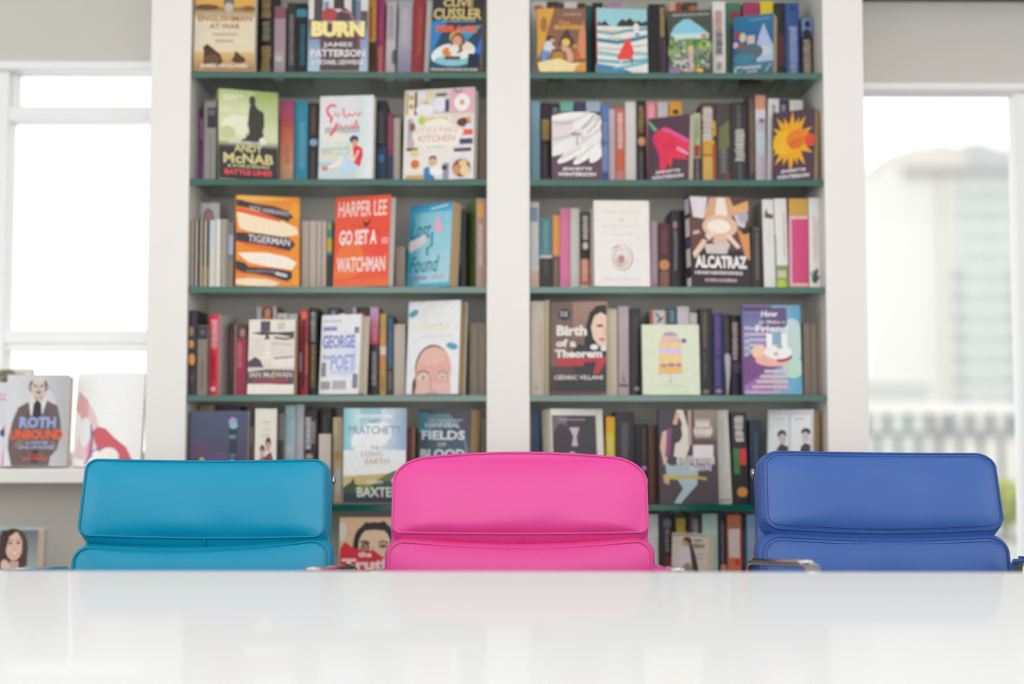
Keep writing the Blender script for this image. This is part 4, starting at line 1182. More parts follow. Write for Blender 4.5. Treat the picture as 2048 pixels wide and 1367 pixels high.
spine(3, 431.5, 443, 438, '#e3ddd2', 'cream magazine spine beside the brush stroke cover stack', [('r', .7, 0, 1, 1, '#aaa69a')], hard=False, name='magazine', dy=-.085)
spine(3, 443.5, 455, 438, '#a9a496', 'grey green magazine spine near the brush stroke cover', [('r', .6, 0, .8, 1, '#6b6b60')], hard=False, name='magazine', dy=-.085)
spine(3, 455.5, 467, 444, '#74747a', 'mottled grey spine touching the brush stroke cover', [('r', .1, .5, .9, .8, '#aaa8c0'), ('r', .1, 0, .9, .4, '#8c7d68')], hard=False, dy=-.085)
cover(3, 472, 600, 391, '#f0932c', 'orange cover with three black brush strokes', [
    ('p', [(.0, .96), (.05, 1), (.6, .99), (.95, .97), (.6, .95), (.2, .93)], '#f6b858'), ('p', [(0, .83), (.2, .83), (.6, .76), (.95, .66), (.98, .58), (.7, .55), (.2, .6), (.05, .64)], '#fbe6c4'), ('l', [(0, .84), (.3, .8), (.7, .74)], .05, '#f0602c'), ('p', [(0, .5), (.3, .47), (.7, .42), (.9, .38), (.5, .4), (.2, .43)], '#ef6c2a'), ('p', [(.03, .36), (.2, .37), (.5, .37), (.8, .33), (.96, .27), (.88, .19), (.5, .22), (.2, .26)], '#fcefdd'),
    ('p', [(0, .07), (.2, .09), (.5, .08), (.7, .04), (.6, 0), (.2, 0), (0, .02)], '#fae2c6'), ('l', [(0, .15), (.3, .15), (.6, .1)], .04, '#ef6a2c'), ('e', .93, .85, .08, .1, '#f4a428'), ('e', .95, .1, .08, .1, '#f2a026'),
    ('p', [(0, .95), (.05, .95), (.3, .91), (.6, .89), (.82, .84), (.9, .77), (.84, .75), (.82, .72), (.55, .78), (.2, .86), (0, .88)], '#38323a'), ('p', [(0, .59), (.4, .58), (.85, .54), (.93, .47), (.84, .4), (.5, .45), (0, .49)], '#38323a'), ('p', [(0, .28), (.15, .25), (.2, .21), (.6, .2), (.88, .17), (.88, .1), (.8, .06), (.5, .12), (.12, .15), (0, .18)], '#38323a'),
    ('t', 'NICK HARKAWAY', .53, .835, .64, .055, '#d9cfd2', .01, 0, -8), ('t', 'TIGERMAN', .52, .51, .66, .08, '#efe6e8', .01, 0, -5), ('x', .165, .18, .6, .016, '#8f8689'), ('l', [(.62, .15), (.8, .12)], .035, '#d9d0d4')], T=.03, yaw=-14, sp='#e07a2a', hard=True)
for i, (a, b_) in enumerate(((603, 618), (618.5, 633), (633.5, 643), (643.5, 653))):
    spine(3, a, b_, 441, '#b9aca0', ['first', 'second', 'third', 'fourth'][i] + ' book with page edges outward, counted from the brush stroke cover', rev=True, pages='pale', hard=False)
spine(3, 653.5, 664, 441, '#3f8f90', 'slim spine in teal and yellow beside the orange red cover', [('r', 0, .55, 1, .75, '#d9b428'), ('r', 0, 0, 1, .5, '#2f3d3c'), ('e', .4, .92, .4, .06, '#a6b24a')])
cover(3, 666, 776, 397, '#f25a3a', 'vivid orange red cover with tall white capitals and a tiny black bird', [
    ('e', .3, .3, .25, .2, '#f4793c'), ('g', 0, 0, .3, .3, '#f58a3c', '#f2603a'), ('e', .8, .6, .2, .3, '#f0503a'), ('g', .0, .0, 1, .1, '#f57a44', '#f2603c'),
    ('t', 'HARPER LEE', .5, .865, .88, .17, '#ffe3df', .012), ('t', 'GO SET A', .43, .545, .68, .165, '#fff0ec', .03), ('t', 'WATCHMAN', .5, .245, .88, .165, '#ffe9e5', .02),
    ('p', [(.5, .75), (.54, .71), (.6, .7), (.66, .76), (.63, .69), (.58, .66), (.53, .68)], '#3a2228'), ('l', [(.3, .68), (.6, .66), (.85, .58)], .006, '#8a3a34'), ('e', .92, .5, .07, .04, '#f99aa0')], T=0.034, yaw=19, hard=True, pages='white', sp='#d94a32')
spine(3, 791, 811, 493, '#a99c92', 'short grey book standing page edges outward beside the orange red cover', rev=True, pages='grey', hard=False)
spine(3, 917.5, 932, 418, '#3b3740', 'dark spine half hidden by the light blue cover', [('r', 0, .3, .4, 1, '#5a6674')])
cover(3, 813, 898, 415, '#5dbdd8', 'light blue cover with a pink bird and dark teal script', [
    ('g', .1, .05, 1, .92, '#b5e2ee', '#8fd3e6'), ('h', 0, 0, .3, 1, '#3aa9cc', '#8fd2e5'), ('g', 0, .9, 1, 1, '#5dbbe0', '#2f9cd0'), ('l', [(.5, .94), (.9, .97)], .02, '#cfdff0'),
    ('t', 'Lost', .28, .7, .48, .22, '#2b7d92', .01, .3), ('t', 'Found', .4, .28, .7, .2, '#2f8297', .01, .3), ('p', [(.02, .47), (.02, .56), (.38, .64), (.44, .58), (.4, .53), (.05, .43)], '#efe6ea'), ('l', [(.55, .66), (.56, .5), (.45, .47), (.47, .38)], .03, '#2b8aa0'),
    ('p', [(.58, .7), (.65, .84), (.72, .85), (.74, .74), (.82, .66), (.72, .63)], '#f3b9d0'), ('x', .12, .08, .48, .03, '#9c8fb4'), ('x', .12, .58, .88, .03, '#c9b4d8')], T=0.036, yaw=36, sp='#2f8fb4', pages='tan')
spine(3, 952, 973, 396, '#b5968c', 'pinkish brown spine with an orange box against the centre post', [('r', .1, .78, .7, .95, '#e3a85a'), ('d', .4, .25, .7, .2, '#d9c9c2')], side='#93ad62', hard=True, dy=-.05, yaw=12)

# =========================================================== row 3, bay by the tall window
spine(3, 1060, 1078, 404, '#dbdcd6', 'white spine with a blue picture at the centre post', [('r', .05, .78, .85, .94, '#8aa0c4'), ('r', 0, 0, 1, .22, '#e0bfae'), ('r', .1, .3, .9, .5, '#cfd9da')])
spine(3, 1079, 1104, 434, '#4f8b97', 'short spine, teal above and black below', [('r', 0, 0, 1, .44, '#35302f'), ('r', 0, .44, 1, .48, '#d9cfd0'), ('d', .5, .5, .95, .2, '#84aab0'), ('d', .5, .2, .42, .16, '#5a5050')])
spine(3, 1105, 1119, 430, '#f0a64c', 'slim spine, orange above and brown below', [('r', 0, 0, 1, .46, '#6e5648'), ('d', .5, .05, .4, .2, '#9c8678')])
spine(3, 1119.5, 1140, 416, '#f083b0', 'plain pink spine beside the orange and brown spine')
spine(3, 1140.5, 1159, 416, '#dedad4', 'plain white spine beside the pink spine')
spine(3, 1159.5, 1180, 424, '#2c2627', 'black spine with white letters over an orange red block', [('d', .55, .65, .96, .3, '#e3d6d0'), ('r', .05, .08, .95, .4, '#e2705a'), ('d', .5, .12, .4, .28, '#f2cdc4'), ('e', .55, .57, .28, .05, '#e9ddd8'), ('r', .05, 0, .95, .07, '#e3dcc8')])
spine(3, 1180.5, 1190, 417, '#d9cfba', 'slim cream spine tucked beside the white shell cover')
cover(3, 1189, 1300, 402, '#f1ebe6', 'white cover with a spiral shell', [
    ('x', .87, .16, .86, .012, '#e6d6bc'), ('e', .5, .78, .04, .02, '#e6d6bc'), ('x', .7, .14, .85, .012, '#ead8cc'), ('x', .6, .3, .7, .01, '#ded6ce'), ('x', .08, .16, .85, .012, '#e2d4d2'),
    ('e', .5, .33, .2, .15, '#b7a49c'), ('e', .49, .335, .19, .145, '#eae0dc'), ('e', .48, .33, .14, .11, '#c9b2aa'), ('e', .485, .34, .125, .095, '#ebe0dc'), ('e', .48, .31, .075, .055, '#c9a59c'), ('e', .49, .32, .045, .035, '#b98f88'), ('p', [(.3, .42), (.38, .47), (.5, .485), (.4, .45)], '#bba8a0')], T=.026, yaw=-2, hard=True, pages='cream', sp='#e6dfd2')
spine(3, 1301, 1315, 442, '#cdb0c0', 'slim lilac spine beside the white shell cover', [('r', 0, 0, 1, .1, '#d98aa6')])
spine(3, 1316, 1341, 446, '#5c2f38', 'maroon spine with a glowing orange ball', [('e', .5, .38, .42, .08, '#f0a060'), ('d', .5, .55, .9, .25, '#8a5058'), ('r', .15, .0, .85, .28, '#9c7060')])
spine(3, 1342, 1370, 420, '#2b2530', 'large black book with a grey stripe beside the light rays cover', [('l', [(.3, .25), (.35, .6), (.3, .75)], .03, '#8c8890'), ('e', .3, .82, .15, .05, '#c993a8')], hard=True)
spine(3, 1503, 1526, 452, '#3a3436', 'short black spine with faint lettering beside the light rays cover', [('d', .5, .15, .9, .14, '#8f7c80'), ('r', .3, .94, .7, .97, '#8a6a70')], dy=-.03)
spine(3, 1528, 1551, 398, '#e3e0dc', 'white spine with a dark picture at its head', [('p', [(.15, .8), (.3, .9), (.5, .84), (.95, .83), (.9, .78), (.4, .79)], '#5b5260'), ('d', .55, .5, .75, .08, '#cfc6c4')], dy=-.05, side='#a79d92', roll=-1)
spine(3, 1552, 1577, 396, '#e4e2dd', 'white spine with green leaves at its foot', [('d', .75, .35, .85, .12, '#d2b7b4'), ('r', .0, .0, 1, .26, '#8a9a5c'), ('e', .4, .05, .4, .05, '#b4d03c'), ('r', .1, .12, .8, .2, '#c9c6a8'), ('l', [(.02, 0), (.02, .6)], .01, '#5f9440')], dy=-.05, roll=-1)
spine(3, 1578, 1617, 396, '#d64a7c', 'broad deep pink spine with a gold head', [('r', 0, .8, 1, 1, '#cda24a'), ('r', 0, .77, 1, .8, '#ecc3cc'), ('r', 0, .0, .14, .78, '#e3b0c8'), ('r', 0, 0, 1, .03, '#c99a4c'), ('r', 0, .03, 1, .06, '#eabfc6')], dy=-.05, hard=True)
spine(3, 1618, 1652, 395, '#e6e4e0', 'broad white spine with dark leaves at its foot, touching the right post', [('d', .5, .3, .8, .14, '#e3b9b9'), ('d', .75, .35, .75, .1, '#bcd0cc'), ('l', [(.5, .06), (.4, .2)], .02, '#3a5a48'), ('l', [(.5, .06), (.7, .22)], .03, '#33503f'), ('l', [(.5, .06), (.9, .14)], .02, '#33503f'), ('l', [(.5, .06), (.15, .18)], .018, '#6b7d72'), ('e', .4, .1, .2, .03, '#3d5f4b'), ('l', [(.1, .95), (.5, .97)], .006, '#aab4ac')], dy=-.05, hard=True)
cover(3, 1384, 1502, 391, '#6b4a46', 'book with pale rays of light bursting over bold white capitals', [
    ('r', 0, .0, 1, .4, '#3b3038'), ('p', [(.0, .98), (.3, .98), (.24, .74), (.05, .76)], '#e6dde2'), ('p', [(.22, .75), (.34, .98), (.68, .99), (.76, .85), (.7, .74)], '#dcae8e'), ('p', [(.42, .76), (.46, .98), (.6, .98), (.64, .78)], '#fbe9da'), ('e', .5, .66, .3, .13, '#e9c3a6'), ('e', .48, .66, .2, .08, '#fceee2'),
    ('p', [(.7, .88), (1, .96), (1, .84), (.72, .8)], '#ecb06c'), ('p', [(.74, .8), (.98, .82), (.92, .65), (.8, .68)], '#d8d3de'), ('e', .9, .78, .09, .07, '#b9b2c0'), ('p', [(.86, .64), (1, .68), (1, .56), (.9, .58)], '#3b3034'), ('p', [(.78, .66), (.9, .58), (1, .6), (1, .3), (.92, .32)], '#dc9a62'),
    ('p', [(.02, .36), (.2, .52), (.27, .5), (.2, .42), (.06, .3)], '#efcdb6'), ('p', [(.24, .56), (.36, .62), (.4, .56), (.3, .5)], '#f3d6c2'), ('p', [(.36, .5), (.44, .58), (.58, .58), (.66, .44), (.5, .4)], '#e6bfa6'), ('p', [(.58, .56), (.66, .58), (.84, .44), (.78, .42)], '#f5dccb'), ('p', [(.04, .6), (.14, .62), (.16, .58), (.04, .56)], '#d8b4a8'),
    ('p', [(.22, .46), (.66, .48), (.6, .36), (.26, .36)], '#d6cdcb'), ('t', 'ALCATRAZ', .5, .265, .92, .155, '#3b3238', .06), ('t', 'ALCATRAZ', .5, .27, .88, .14, '#f6f1ef', .05), ('x', .15, .05, .86, .022, '#e6d8de'), ('x', .07, .22, .76, .02, '#c9b9c0')], sp='#3b3244', sart=[('r', .1, .55, .9, .75, '#e9e0d6'), ('r', .1, .22, .9, .42, '#e6ddd4'), ('r', .1, .0, .9, .1, '#e9e3db'), ('r', .1, .45, .9, .52, '#5d5490'), ('r', .1, .8, .9, .97, '#d9d0d4')], T=0.036, yaw=-13)

# =========================================================== row 4, bay by the bright left window
spine(4, 377, 393, 620, '#2a2730', 'dark book with glowing orange spots at the left post', [('e', .3, .6, .35, .05, '#d9903a'), ('e', .4, .42, .4, .07, '#e0953a'), ('e', .3, .75, .3, .06, '#9a7d4c'), ('e', .5, .2, .3, .05, '#6b3434')], dy=-.085, hard=False)
spine(4, 394, 414, 650, '#857a6c', 'short taupe spine with a black head', [('r', 0, .8, 1, .99, '#2f2b30'), ('e', .5, .9, .3, .04, '#5d5560'), ('d', .5, .1, .5, .15, '#6b6258')], dy=-.085)
spine(4, 416, 437, 628, '#ee3850', 'bright red spine with white lettering', [('d', .55, .58, .94, .36, '#f7ccd0'), ('d', .5, .2, .5, .2, '#b52838'), ('e', .5, .08, .25, .03, '#fbd8d8')], side='#e3dcd8', dy=-.05, yaw=-8, hard=True)
spine(4, 460, 467, 645, '#4a2228', 'dark maroon spine behind the bright red spine', [('r', 0, .3, .6, .9, '#8a2c38')], hard=False)
spine(4, 468, 493, 648, '#a82c4c', 'crimson spine with a small portrait at its head', [('r', .1, .8, 1, 1, '#4d4044'), ('e', .65, .88, .22, .06, '#b98578'), ('d', .45, .4, .75, .2, '#cf7088'), ('r', 0, 0, .12, 1, '#9c8a84')], hard=False, dy=-.03)
spine(4, 512, 552, 611, '#9c7a6c', 'tall spine showing a long haired woman above the beach figure cover', [('r', 0, 0, .2, 1, '#b3aeb0'), ('e', .55, .9, .28, .1, '#4a2f2a'), ('e', .55, .92, .15, .06, '#c98a74'), ('e', .5, .83, .3, .05, '#c9803c'), ('r', .85, .0, 1, 1, '#c0b8ba')])
spine(4, 553, 574, 626, '#cbc4c0', 'pale grey spine peeping over the beach figure cover', [('e', .5, .9, .3, .05, '#8f8888')])
spine(4, 575, 594, 627, '#bdb8b4', 'silver grey spine peeping over the beach figure cover')
spine(4, 598, 616, 618, '#b8343c', 'red and black spine with pink streaks right of the beach figure cover', [('r', .35, .1, .65, .9, '#35252b'), ('e', .5, .93, .35, .05, '#ee6a58'), ('r', .7, .25, 1, .6, '#e0705c'), ('r', 0, .28, .3, .5, '#c9909a')])
spine(4, 617, 634, 615, '#2a272a', 'black spine with white over gold lettering', [('d', .5, .62, .95, .3, '#b3adaa'), ('d', .5, .1, .58, .26, '#a88a3c')])
spine(4, 654, 678, 615, '#362b45', 'dark violet spine peeping over the white and violet lettered cover', [('d', .5, .85, .97, .2, '#a492b8')])
spine(4, 679, 690, 626, '#e0dcd8', 'slim white spine peeping over the white and violet lettered cover')
spine(4, 704, 712, 614, '#b9a6c4', 'slim lilac spine above the white and violet lettered cover')
spine(4, 713, 738, 614, '#33262a', 'black spine with a red spot above the white and violet lettered cover', [('e', .4, .9, .3, .04, '#d0303a')])
spine(4, 739, 757, 613, '#3a3338', 'spine fading from pink to black with white lettering', [('g', 0, .58, 1, 1, '#c9405a', '#d9a8cc'), ('d', .5, .12, .5, .28, '#a79ea4'), ('d', .5, .62, .8, .22, '#e68aa0')])
spine(4, 759, 772, 627, '#c9a650', 'slim gold and orange banded spine', [('r', 0, .3, 1, .5, '#d6924c'), ('r', 0, .5, 1, .6, '#e6dccb'), ('r', 0, .6, 1, .78, '#dc9a54'), ('d', .5, .05, .25, .2, '#8a6a3a')])
spine(4, 773, 787, 631, '#2e3440', 'slim black spine with blue lettering', [('d', .5, .35, .97, .36, '#3f77ac'), ('d', .5, .08, .3, .25, '#8a7a7a')])
spine(4, 788, 811, 648, '#c9b5a8', 'book standing page edges outward beside the half hidden man cover', rev=True, pages='pale', hard=False)
for i, (a, b_) in enumerate(((940, 956), (956.5, 973))):
    spine(4, a, b_, 645, '#b09d8c', ['brownish book with page edges outward, next to the half hidden man cover', 'brownish book with page edges outward, pressed to the centre post'][i], rev=True, pages='grey', hard=False)
cover(4, 495, 588, 641, '#ece4da', 'book with a figure standing on a pale beach, red title', [
    ('r', .25, .84, .46, .98, '#5d5260'), ('r', .62, .86, .78, .96, '#cfc6c0'), ('p', [(.05, .82), (.3, .84), (.6, .83), (.98, .84), (.98, .76), (.6, .8), (.3, .79)], '#4f4652'), ('r', 0, .5, 1, .76, '#e3dad0'), ('l', [(.55, .76), (.8, .74), (.98, .76)], .03, '#6f6468'), ('l', [(.5, .68), (.95, .66)], .015, '#b9aea8'), ('p', [(.0, .44), (.15, .5), (.26, .46), (.34, .36), (.0, .36)], '#54485a'), ('l', [(.55, .48), (.98, .5)], .02, '#8a7f7c'), ('r', .0, .28, 1, .36, '#d8cec4'), ('p', [(0, .14), (0, .3), (.4, .33), (1, .32), (1, .12), (.5, .14)], '#5b4f59'), ('r', 0, .0, 1, .13, '#f0e8dd'),
    ('e', .4, .75, .05, .045, '#5f4a44'), ('e', .41, .64, .07, .1, '#efe0d4'), ('e', .41, .5, .08, .09, '#f3e9e0'), ('r', .34, .34, .4, .46, '#e9d6c9'), ('r', .44, .34, .5, .46, '#e9d6c9'),
    ('t', 'IAN McEWAN', .5, .26, .9, .075, '#e6dccf', .01), ('t', 'ATONEMENT', .5, .18, .76, .06, '#d8404c', .01)], T=0.03, yaw=5, pages='tan', near=.012)
cover(4, 638, 717, 633, '#f0eff3', 'white cover filled with tall violet blue lettering and tiny photographs', [
    ('x', .92, .05, .5, .012, '#a9a6ac'), ('e', .65, .5, .3, .3, '#e6e8f6'), ('r', .05, .8, .4, .85, '#8a92d0'), ('t', 'GEORGE', .45, .66, .82, .17, '#7682c8', .03), ('t', 'the', .16, .47, .2, .07, '#8c94cc', .02), ('t', 'POET', .58, .4, .62, .2, '#9fb0e6', .03), ('x', .29, .3, .9, .01, '#b4bce6'), ('x', .26, .3, .9, .01, '#b4bce6'), ('r', .84, .76, .96, .84, '#8f8a90'), ('r', .04, .22, .16, .4, '#97939a'), ('r', .04, .06, .28, .16, '#a9a6ac'), ('r', .34, .06, .68, .17, '#b9b6ba'), ('r', .84, .07, .97, .25, '#8b8790'), ('l', [(.86, .75), (.88, .3)], .02, '#c2c8ee')], T=0.042, yaw=24, pages='cream', near=.012, hard=True)
cover(4, 812, 916, 606, '#f1f1f4', 'white cover with the upper half of a startled balding man', [
    ('e', .1, .87, .1, .035, '#5ba3bd', 30), ('e', .86, .51, .11, .035, '#5ba3bd', -15), ('t', "it's", .5, .85, .4, .08, '#f3eddc', .05), ('t', 'dirty', .46, .72, .72, .14, '#f3ecd9', .06), ('x', .62, .22, .86, .014, '#dfdfe8'),
    ('e', .5, .28, .34, .25, '#6a4c46'), ('e', .52, .26, .34, .25, '#e9b5a4'), ('e', .5, .4, .24, .1, '#efbfae'), ('e', .5, .12, .35, .2, '#eab3a6'), ('r', .16, .0, .86, .12, '#edbdb2'), ('e', .33, .2, .12, .06, '#d99a8e'), ('e', .33, .18, .1, .05, '#efcdc8'), ('e', .33, .175, .035, .028, '#9aa6a8'), ('e', .7, .2, .1, .045, '#e0a899'), ('e', .69, .185, .07, .035, '#efd0cb'), ('e', .69, .18, .03, .024, '#a9b2b2'), ('l', [(.2, .235), (.34, .255), (.44, .22)], .012, '#9c6a5e'), ('l', [(.6, .23), (.72, .25), (.8, .22)], .01, '#c08e80'), ('l', [(.48, .18), (.47, .08), (.52, .04)], .012, '#d08c84'), ('r', .4, .0, .62, .025, '#b4a4a8'), ('p', [(.12, .0), (.12, .12), (.17, .2), (.2, .1), (.17, 0)], '#6f4c48')], T=0.042, yaw=23, hard=True, pages='tan', back='#efe9e6', sp='#e6e6ea')

# =========================================================== row 4, bay by the tall window
spine(4, 1061, 1089, 602, '#cfc5b6', 'broad cream spine with pink lettering at the centre post', [('d', .7, .3, .78, .12, '#d9a49c'), ('e', .4, .08, .15, .02, '#d0948c')], dy=-.05)
spine(4, 1089.5, 1099, 600, '#c9bd96', 'slim yellowish spine beside the brown portrait cover', dy=-.05)
spine(4, 1236, 1258, 612, '#c7b7be', 'dusty lilac spine beside the brown portrait cover', [('r', .1, .1, .9, .13, '#6b5a60'), ('d', .5, .14, .24, .2, '#9c8c92')], dy=-.03)
spine(4, 1260, 1282, 616, '#37333a', 'black spine with a small round emblem beside the pale green cover', [('e', .6, .08, .25, .025, '#b99aa0'), ('d', .6, .2, .9, .1, '#5a525a')], dy=-.03)
spine(4, 1300, 1334, 620, '#d9d4d4', 'white spine with red edge peeping over the pale green cover', [('r', 0, 0, .2, 1, '#c9604c'), ('l', [(.35, .97), (.6, .9), (.45, .86), (.8, .92)], .02, '#4a464c'), ('r', .9, 0, 1, 1, '#c07070')])
spine(4, 1335, 1354, 615, '#34606c', 'dark teal spine peeping over the pale green cover', [('d', .5, .84, .97, .25, '#7aa4ae')])
spine(4, 1355, 1379, 612, '#d8ccd8', 'white lilac spine peeping over the pale green cover')
spine(4, 1380, 1395, 625, '#cdc5bf', 'light stone spine peeping over the pale green cover')
spine(4, 1400, 1425, 616, '#3a3438', 'tall charcoal spine with bronze lettering beside the pale green cover', [('d', .4, .55, .96, .16, '#8a7670'), ('d', .4, .2, .5, .14, '#6f6060'), ('e', .45, .05, .25, .025, '#a99088')])
spine(4, 1427, 1447, 626, '#3f3a7c', 'violet blue spine with purple lettering', [('d', .45, .5, .97, .28, '#7d58a8'), ('d', .45, .12, .45, .25, '#6a64a4'), ('e', .5, .06, .3, .025, '#b7a0cc')])
spine(4, 1447.5, 1463, 628, '#35302e', 'black spine with a white pointed shape at its foot', [('p', [(.1, .5), (.5, .53), (.9, .48), (.8, .25), (.5, 0), (.35, 0), (.3, .2)], '#d8d2d8'), ('d', .5, .55, .95, .2, '#5d5650')])
spine(4, 1463.5, 1483, 630, '#2b2529', 'black spine with a white title and dark red edge beside the cyan and purple cover', [('d', .35, .45, .92, .3, '#d8cac8'), ('r', .65, .45, 1, .93, '#5c2226'), ('r', .1, .28, .9, .42, '#6d4c74'), ('r', .1, 0, .6, .26, '#463d52')])
for i, (a, b_) in enumerate(((1607, 1621), (1621.5, 1637))):
    bk = spine(4, a, b_, 646, '#a8947f', ['tan book, page edges outward, with a green foot, touching the cyan and purple cover', 'tan book, page edges outward, with a green foot, nearer the right post'][i], rev=True, pages='grey', hard=False)
spine(4, 1214, 1235, 617, '#d9cbb8', 'cream book standing page edges outward beside the brown portrait cover', rev=True, pages='cream', hard=False, dy=-.04)
cover(4, 1100, 1213, 605, '#7d625c', 'brown cover with half a woman face and a red banner', [
    ('g', .4, .6, 1, 1, '#8f6e62', '#a98878'), ('g', 0, 0, 1, .3, '#3b3539', '#574845'), ('r', .12, .0, 1, .15, '#37343a'), ('p', [(.6, .5), (.62, .7), (.7, .88), (.82, .95), (1, .96), (1, .4), (.75, .46)], '#2c2a2c'), ('p', [(.72, .72), (.78, .84), (.9, .88), (1, .84), (1, .5), (.86, .52), (.76, .6)], '#f0cdb8'), ('e', .88, .735, .06, .015, '#5b4a48'), ('e', .92, .585, .06, .02, '#c9847c'), ('l', [(.96, .72), (.97, .64), (1, .62)], .012, '#d6a692'),
    ('p', [(.4, .46), (.5, .54), (.75, .5), (1, .5), (1, .1), (.45, .1)], '#38343a'), ('e', .78, .505, .07, .03, '#eeeaea'), ('e', .95, .49, .06, .03, '#e9e4e4'), ('e', .25, .86, .11, .065, '#3a3b42'), ('x', .88, .18, .32, .012, '#cfcbd0'), ('x', .85, .18, .32, .012, '#cfcbd0'),
    ('p', [(.12, .3), (.12, .38), (1, .4), (1, .36), (.86, .22), (.76, .22), (.82, .35), (.6, .34), (.58, .3)], '#bb3b44'),
    ('t', 'Birth', .38, .685, .54, .115, '#efe6df', .05), ('t', 'of a', .28, .55, .36, .085, '#ece2dc', .05), ('t', 'Theorem', .5, .435, .84, .09, '#f0e7e2', .05), ('t', 'CÉDRIC VILLANI', .5, .185, .86, .055, '#dfd2cf', .03), ('r', 0, 0, 1, .025, '#7d4440')], T=.034, yaw=8, sp='#5d4a44', pages='cream', hard=True)
cover(4, 1286, 1400, 650, '#e0e8cd', 'pale green cover with a yellow and lilac striped bird cage', [
    ('e', .49, .84, .13, .055, '#b39ac8'), ('p', [(.36, .84), (.62, .84), (.64, .78), (.34, .78)], '#efc6ac'), ('r', .31, .755, .69, .785, '#d9bfd0'), ('r', .29, .67, .69, .755, '#f3d08c'), ('r', .29, .58, .69, .67, '#dccbe6'), ('r', .28, .44, .69, .58, '#f4d294'), ('r', .28, .32, .69, .44, '#f2c268'), ('r', .26, .295, .72, .32, '#d9c0c4'),
    ('e', .37, .415, .05, .025, '#a58ca8'), ('e', .5, .425, .07, .025, '#9a84a8'), ('e', .63, .425, .05, .025, '#a08aa8'), ('e', .73, .77, .045, .035, '#7a54b0'), ('l', [(.62, .8), (.72, .775)], .012, '#c3b0d8'), ('l', [(.48, .3), (.48, .2)], .012, '#c9c09c'), ('l', [(.46, .2), (.5, .18)], .016, '#a9a090'), ('x', .13, .34, .68, .012, '#cdd6b8')], T=.018, yaw=-3, hard=True, pages='cream', near=.012, sp='#d8d6bd')
cover(4, 1488, 1604, 611, '#7f78a8', 'cyan and purple cover with hands cradling white blocks', [
    ('h', .5, 0, 1, 1, '#8fb0c4', '#5aa7cc'), ('e', .85, .6, .2, .25, '#c3d8d6'), ('e', .85, .3, .18, .12, '#bcdccb'), ('g', 0, .42, .5, .9, '#9d9ac0', '#6a70a4'), ('g', 0, 0, .3, .42, '#a878b4', '#7a5aa0'), ('r', 0, .93, .5, .98, '#5a4570'), ('r', .35, .75, .76, .97, '#65557f'),
    *[('r', .1, .72 - i * .062, .5 - i * .05, .745 - i * .062, '#d3c3d8') for i in range(5)], *[('r', .02, .72 - i * .075, .1, .76 - i * .075, '#b9b4d2') for i in range(5)],
    ('p', [(.0, .1), (.0, .4), (.12, .45), (.36, .4), (.55, .36), (.78, .44), (.82, .4), (.6, .3), (.3, .22)], '#7d4a86'), ('e', .28, .47, .14, .08, '#f3cdb2'), ('e', .5, .38, .3, .07, '#efb6a8'), ('e', .7, .4, .14, .035, '#9c3a5c', 15), ('r', .4, .42, .5, .68, '#f7f6f8'), ('r', .66, .44, .76, .68, '#f3f4f6'), ('r', .4, .42, .78, .54, '#f6f4f4'), ('e', .6, .47, .24, .08, '#f5f2f2'), ('e', .62, .53, .06, .02, '#9fb4b4'), ('e', .56, .45, .04, .02, '#d9a890'),
    *[('r', .35 - i * .07, .24 - i * .058, .76, .275 - i * .058, '#cfc4d2') for i in range(4)], ('g', .0, .0, .6, .04, '#b9a0c8', '#c0b0cc'),
    ('t', 'How', .46, .9, .3, .07, '#eee6ef', .04, .2), ('t', 'to Make a', .5, .81, .46, .04, '#e6d6e2', .02), ('t', 'Friend', .5, .735, .56, .08, '#f1eaf2', .03), ('x', .155, .3, .64, .018, '#efa9b8'), ('x', .085, .16, .76, .018, '#efa4b4')], T=.026, yaw=-1, sp='#8f88b8')

# =========================================================== row 5, behind the chairs
cover(5, 377, 494, 822, '#474a66', 'wide dark cover with a night city skyline and a lit tower', [
    ('g', 0, .4, 1, 1, '#4a4766', '#4f5570'), ('g', 0, 0, 1, .4, '#3a3346', '#524868'), ('e', .2, .55, .2, .1, '#5d4666'), ('r', 0, 0, .4, .48, '#34303c'), ('e', .5, .47, .2, .08, '#644a78'), ('r', .83, 0, 1, .4, '#604e88'), ('r', .68, 0, .82, .8, '#34333e'), ('e', .74, .88, .075, .05, '#7ca0d8'), ('e', .72, .89, .04, .03, '#c98ab0'), ('e', .75, .84, .07, .035, '#8fc0c0'), ('r', .68, .7, .8, .74, '#5b8c9a'), ('r', .7, .5, .8, .54, '#4f7484'), ('e', .74, .46, .05, .025, '#6fa0bc'), ('e', .22, .46, .05, .04, '#a9c060')], T=.02, yaw=0, lean=3, name='picture_book', hard=True)
spine(5, 396, 428, 810, '#b3966a', 'tan spine peeping over the night city cover', dy=.02)
spine(5, 430, 478, 812, '#36313a', 'broad dark spine peeping over the night city cover', dy=.02, deep=.1)
spine(5, 495, 506, 853, '#b59f8e', 'slim brown spine with red marks beside the night city cover', [('d', .5, .5, .75, .3, '#b04a50')], dy=-.04, hard=False)
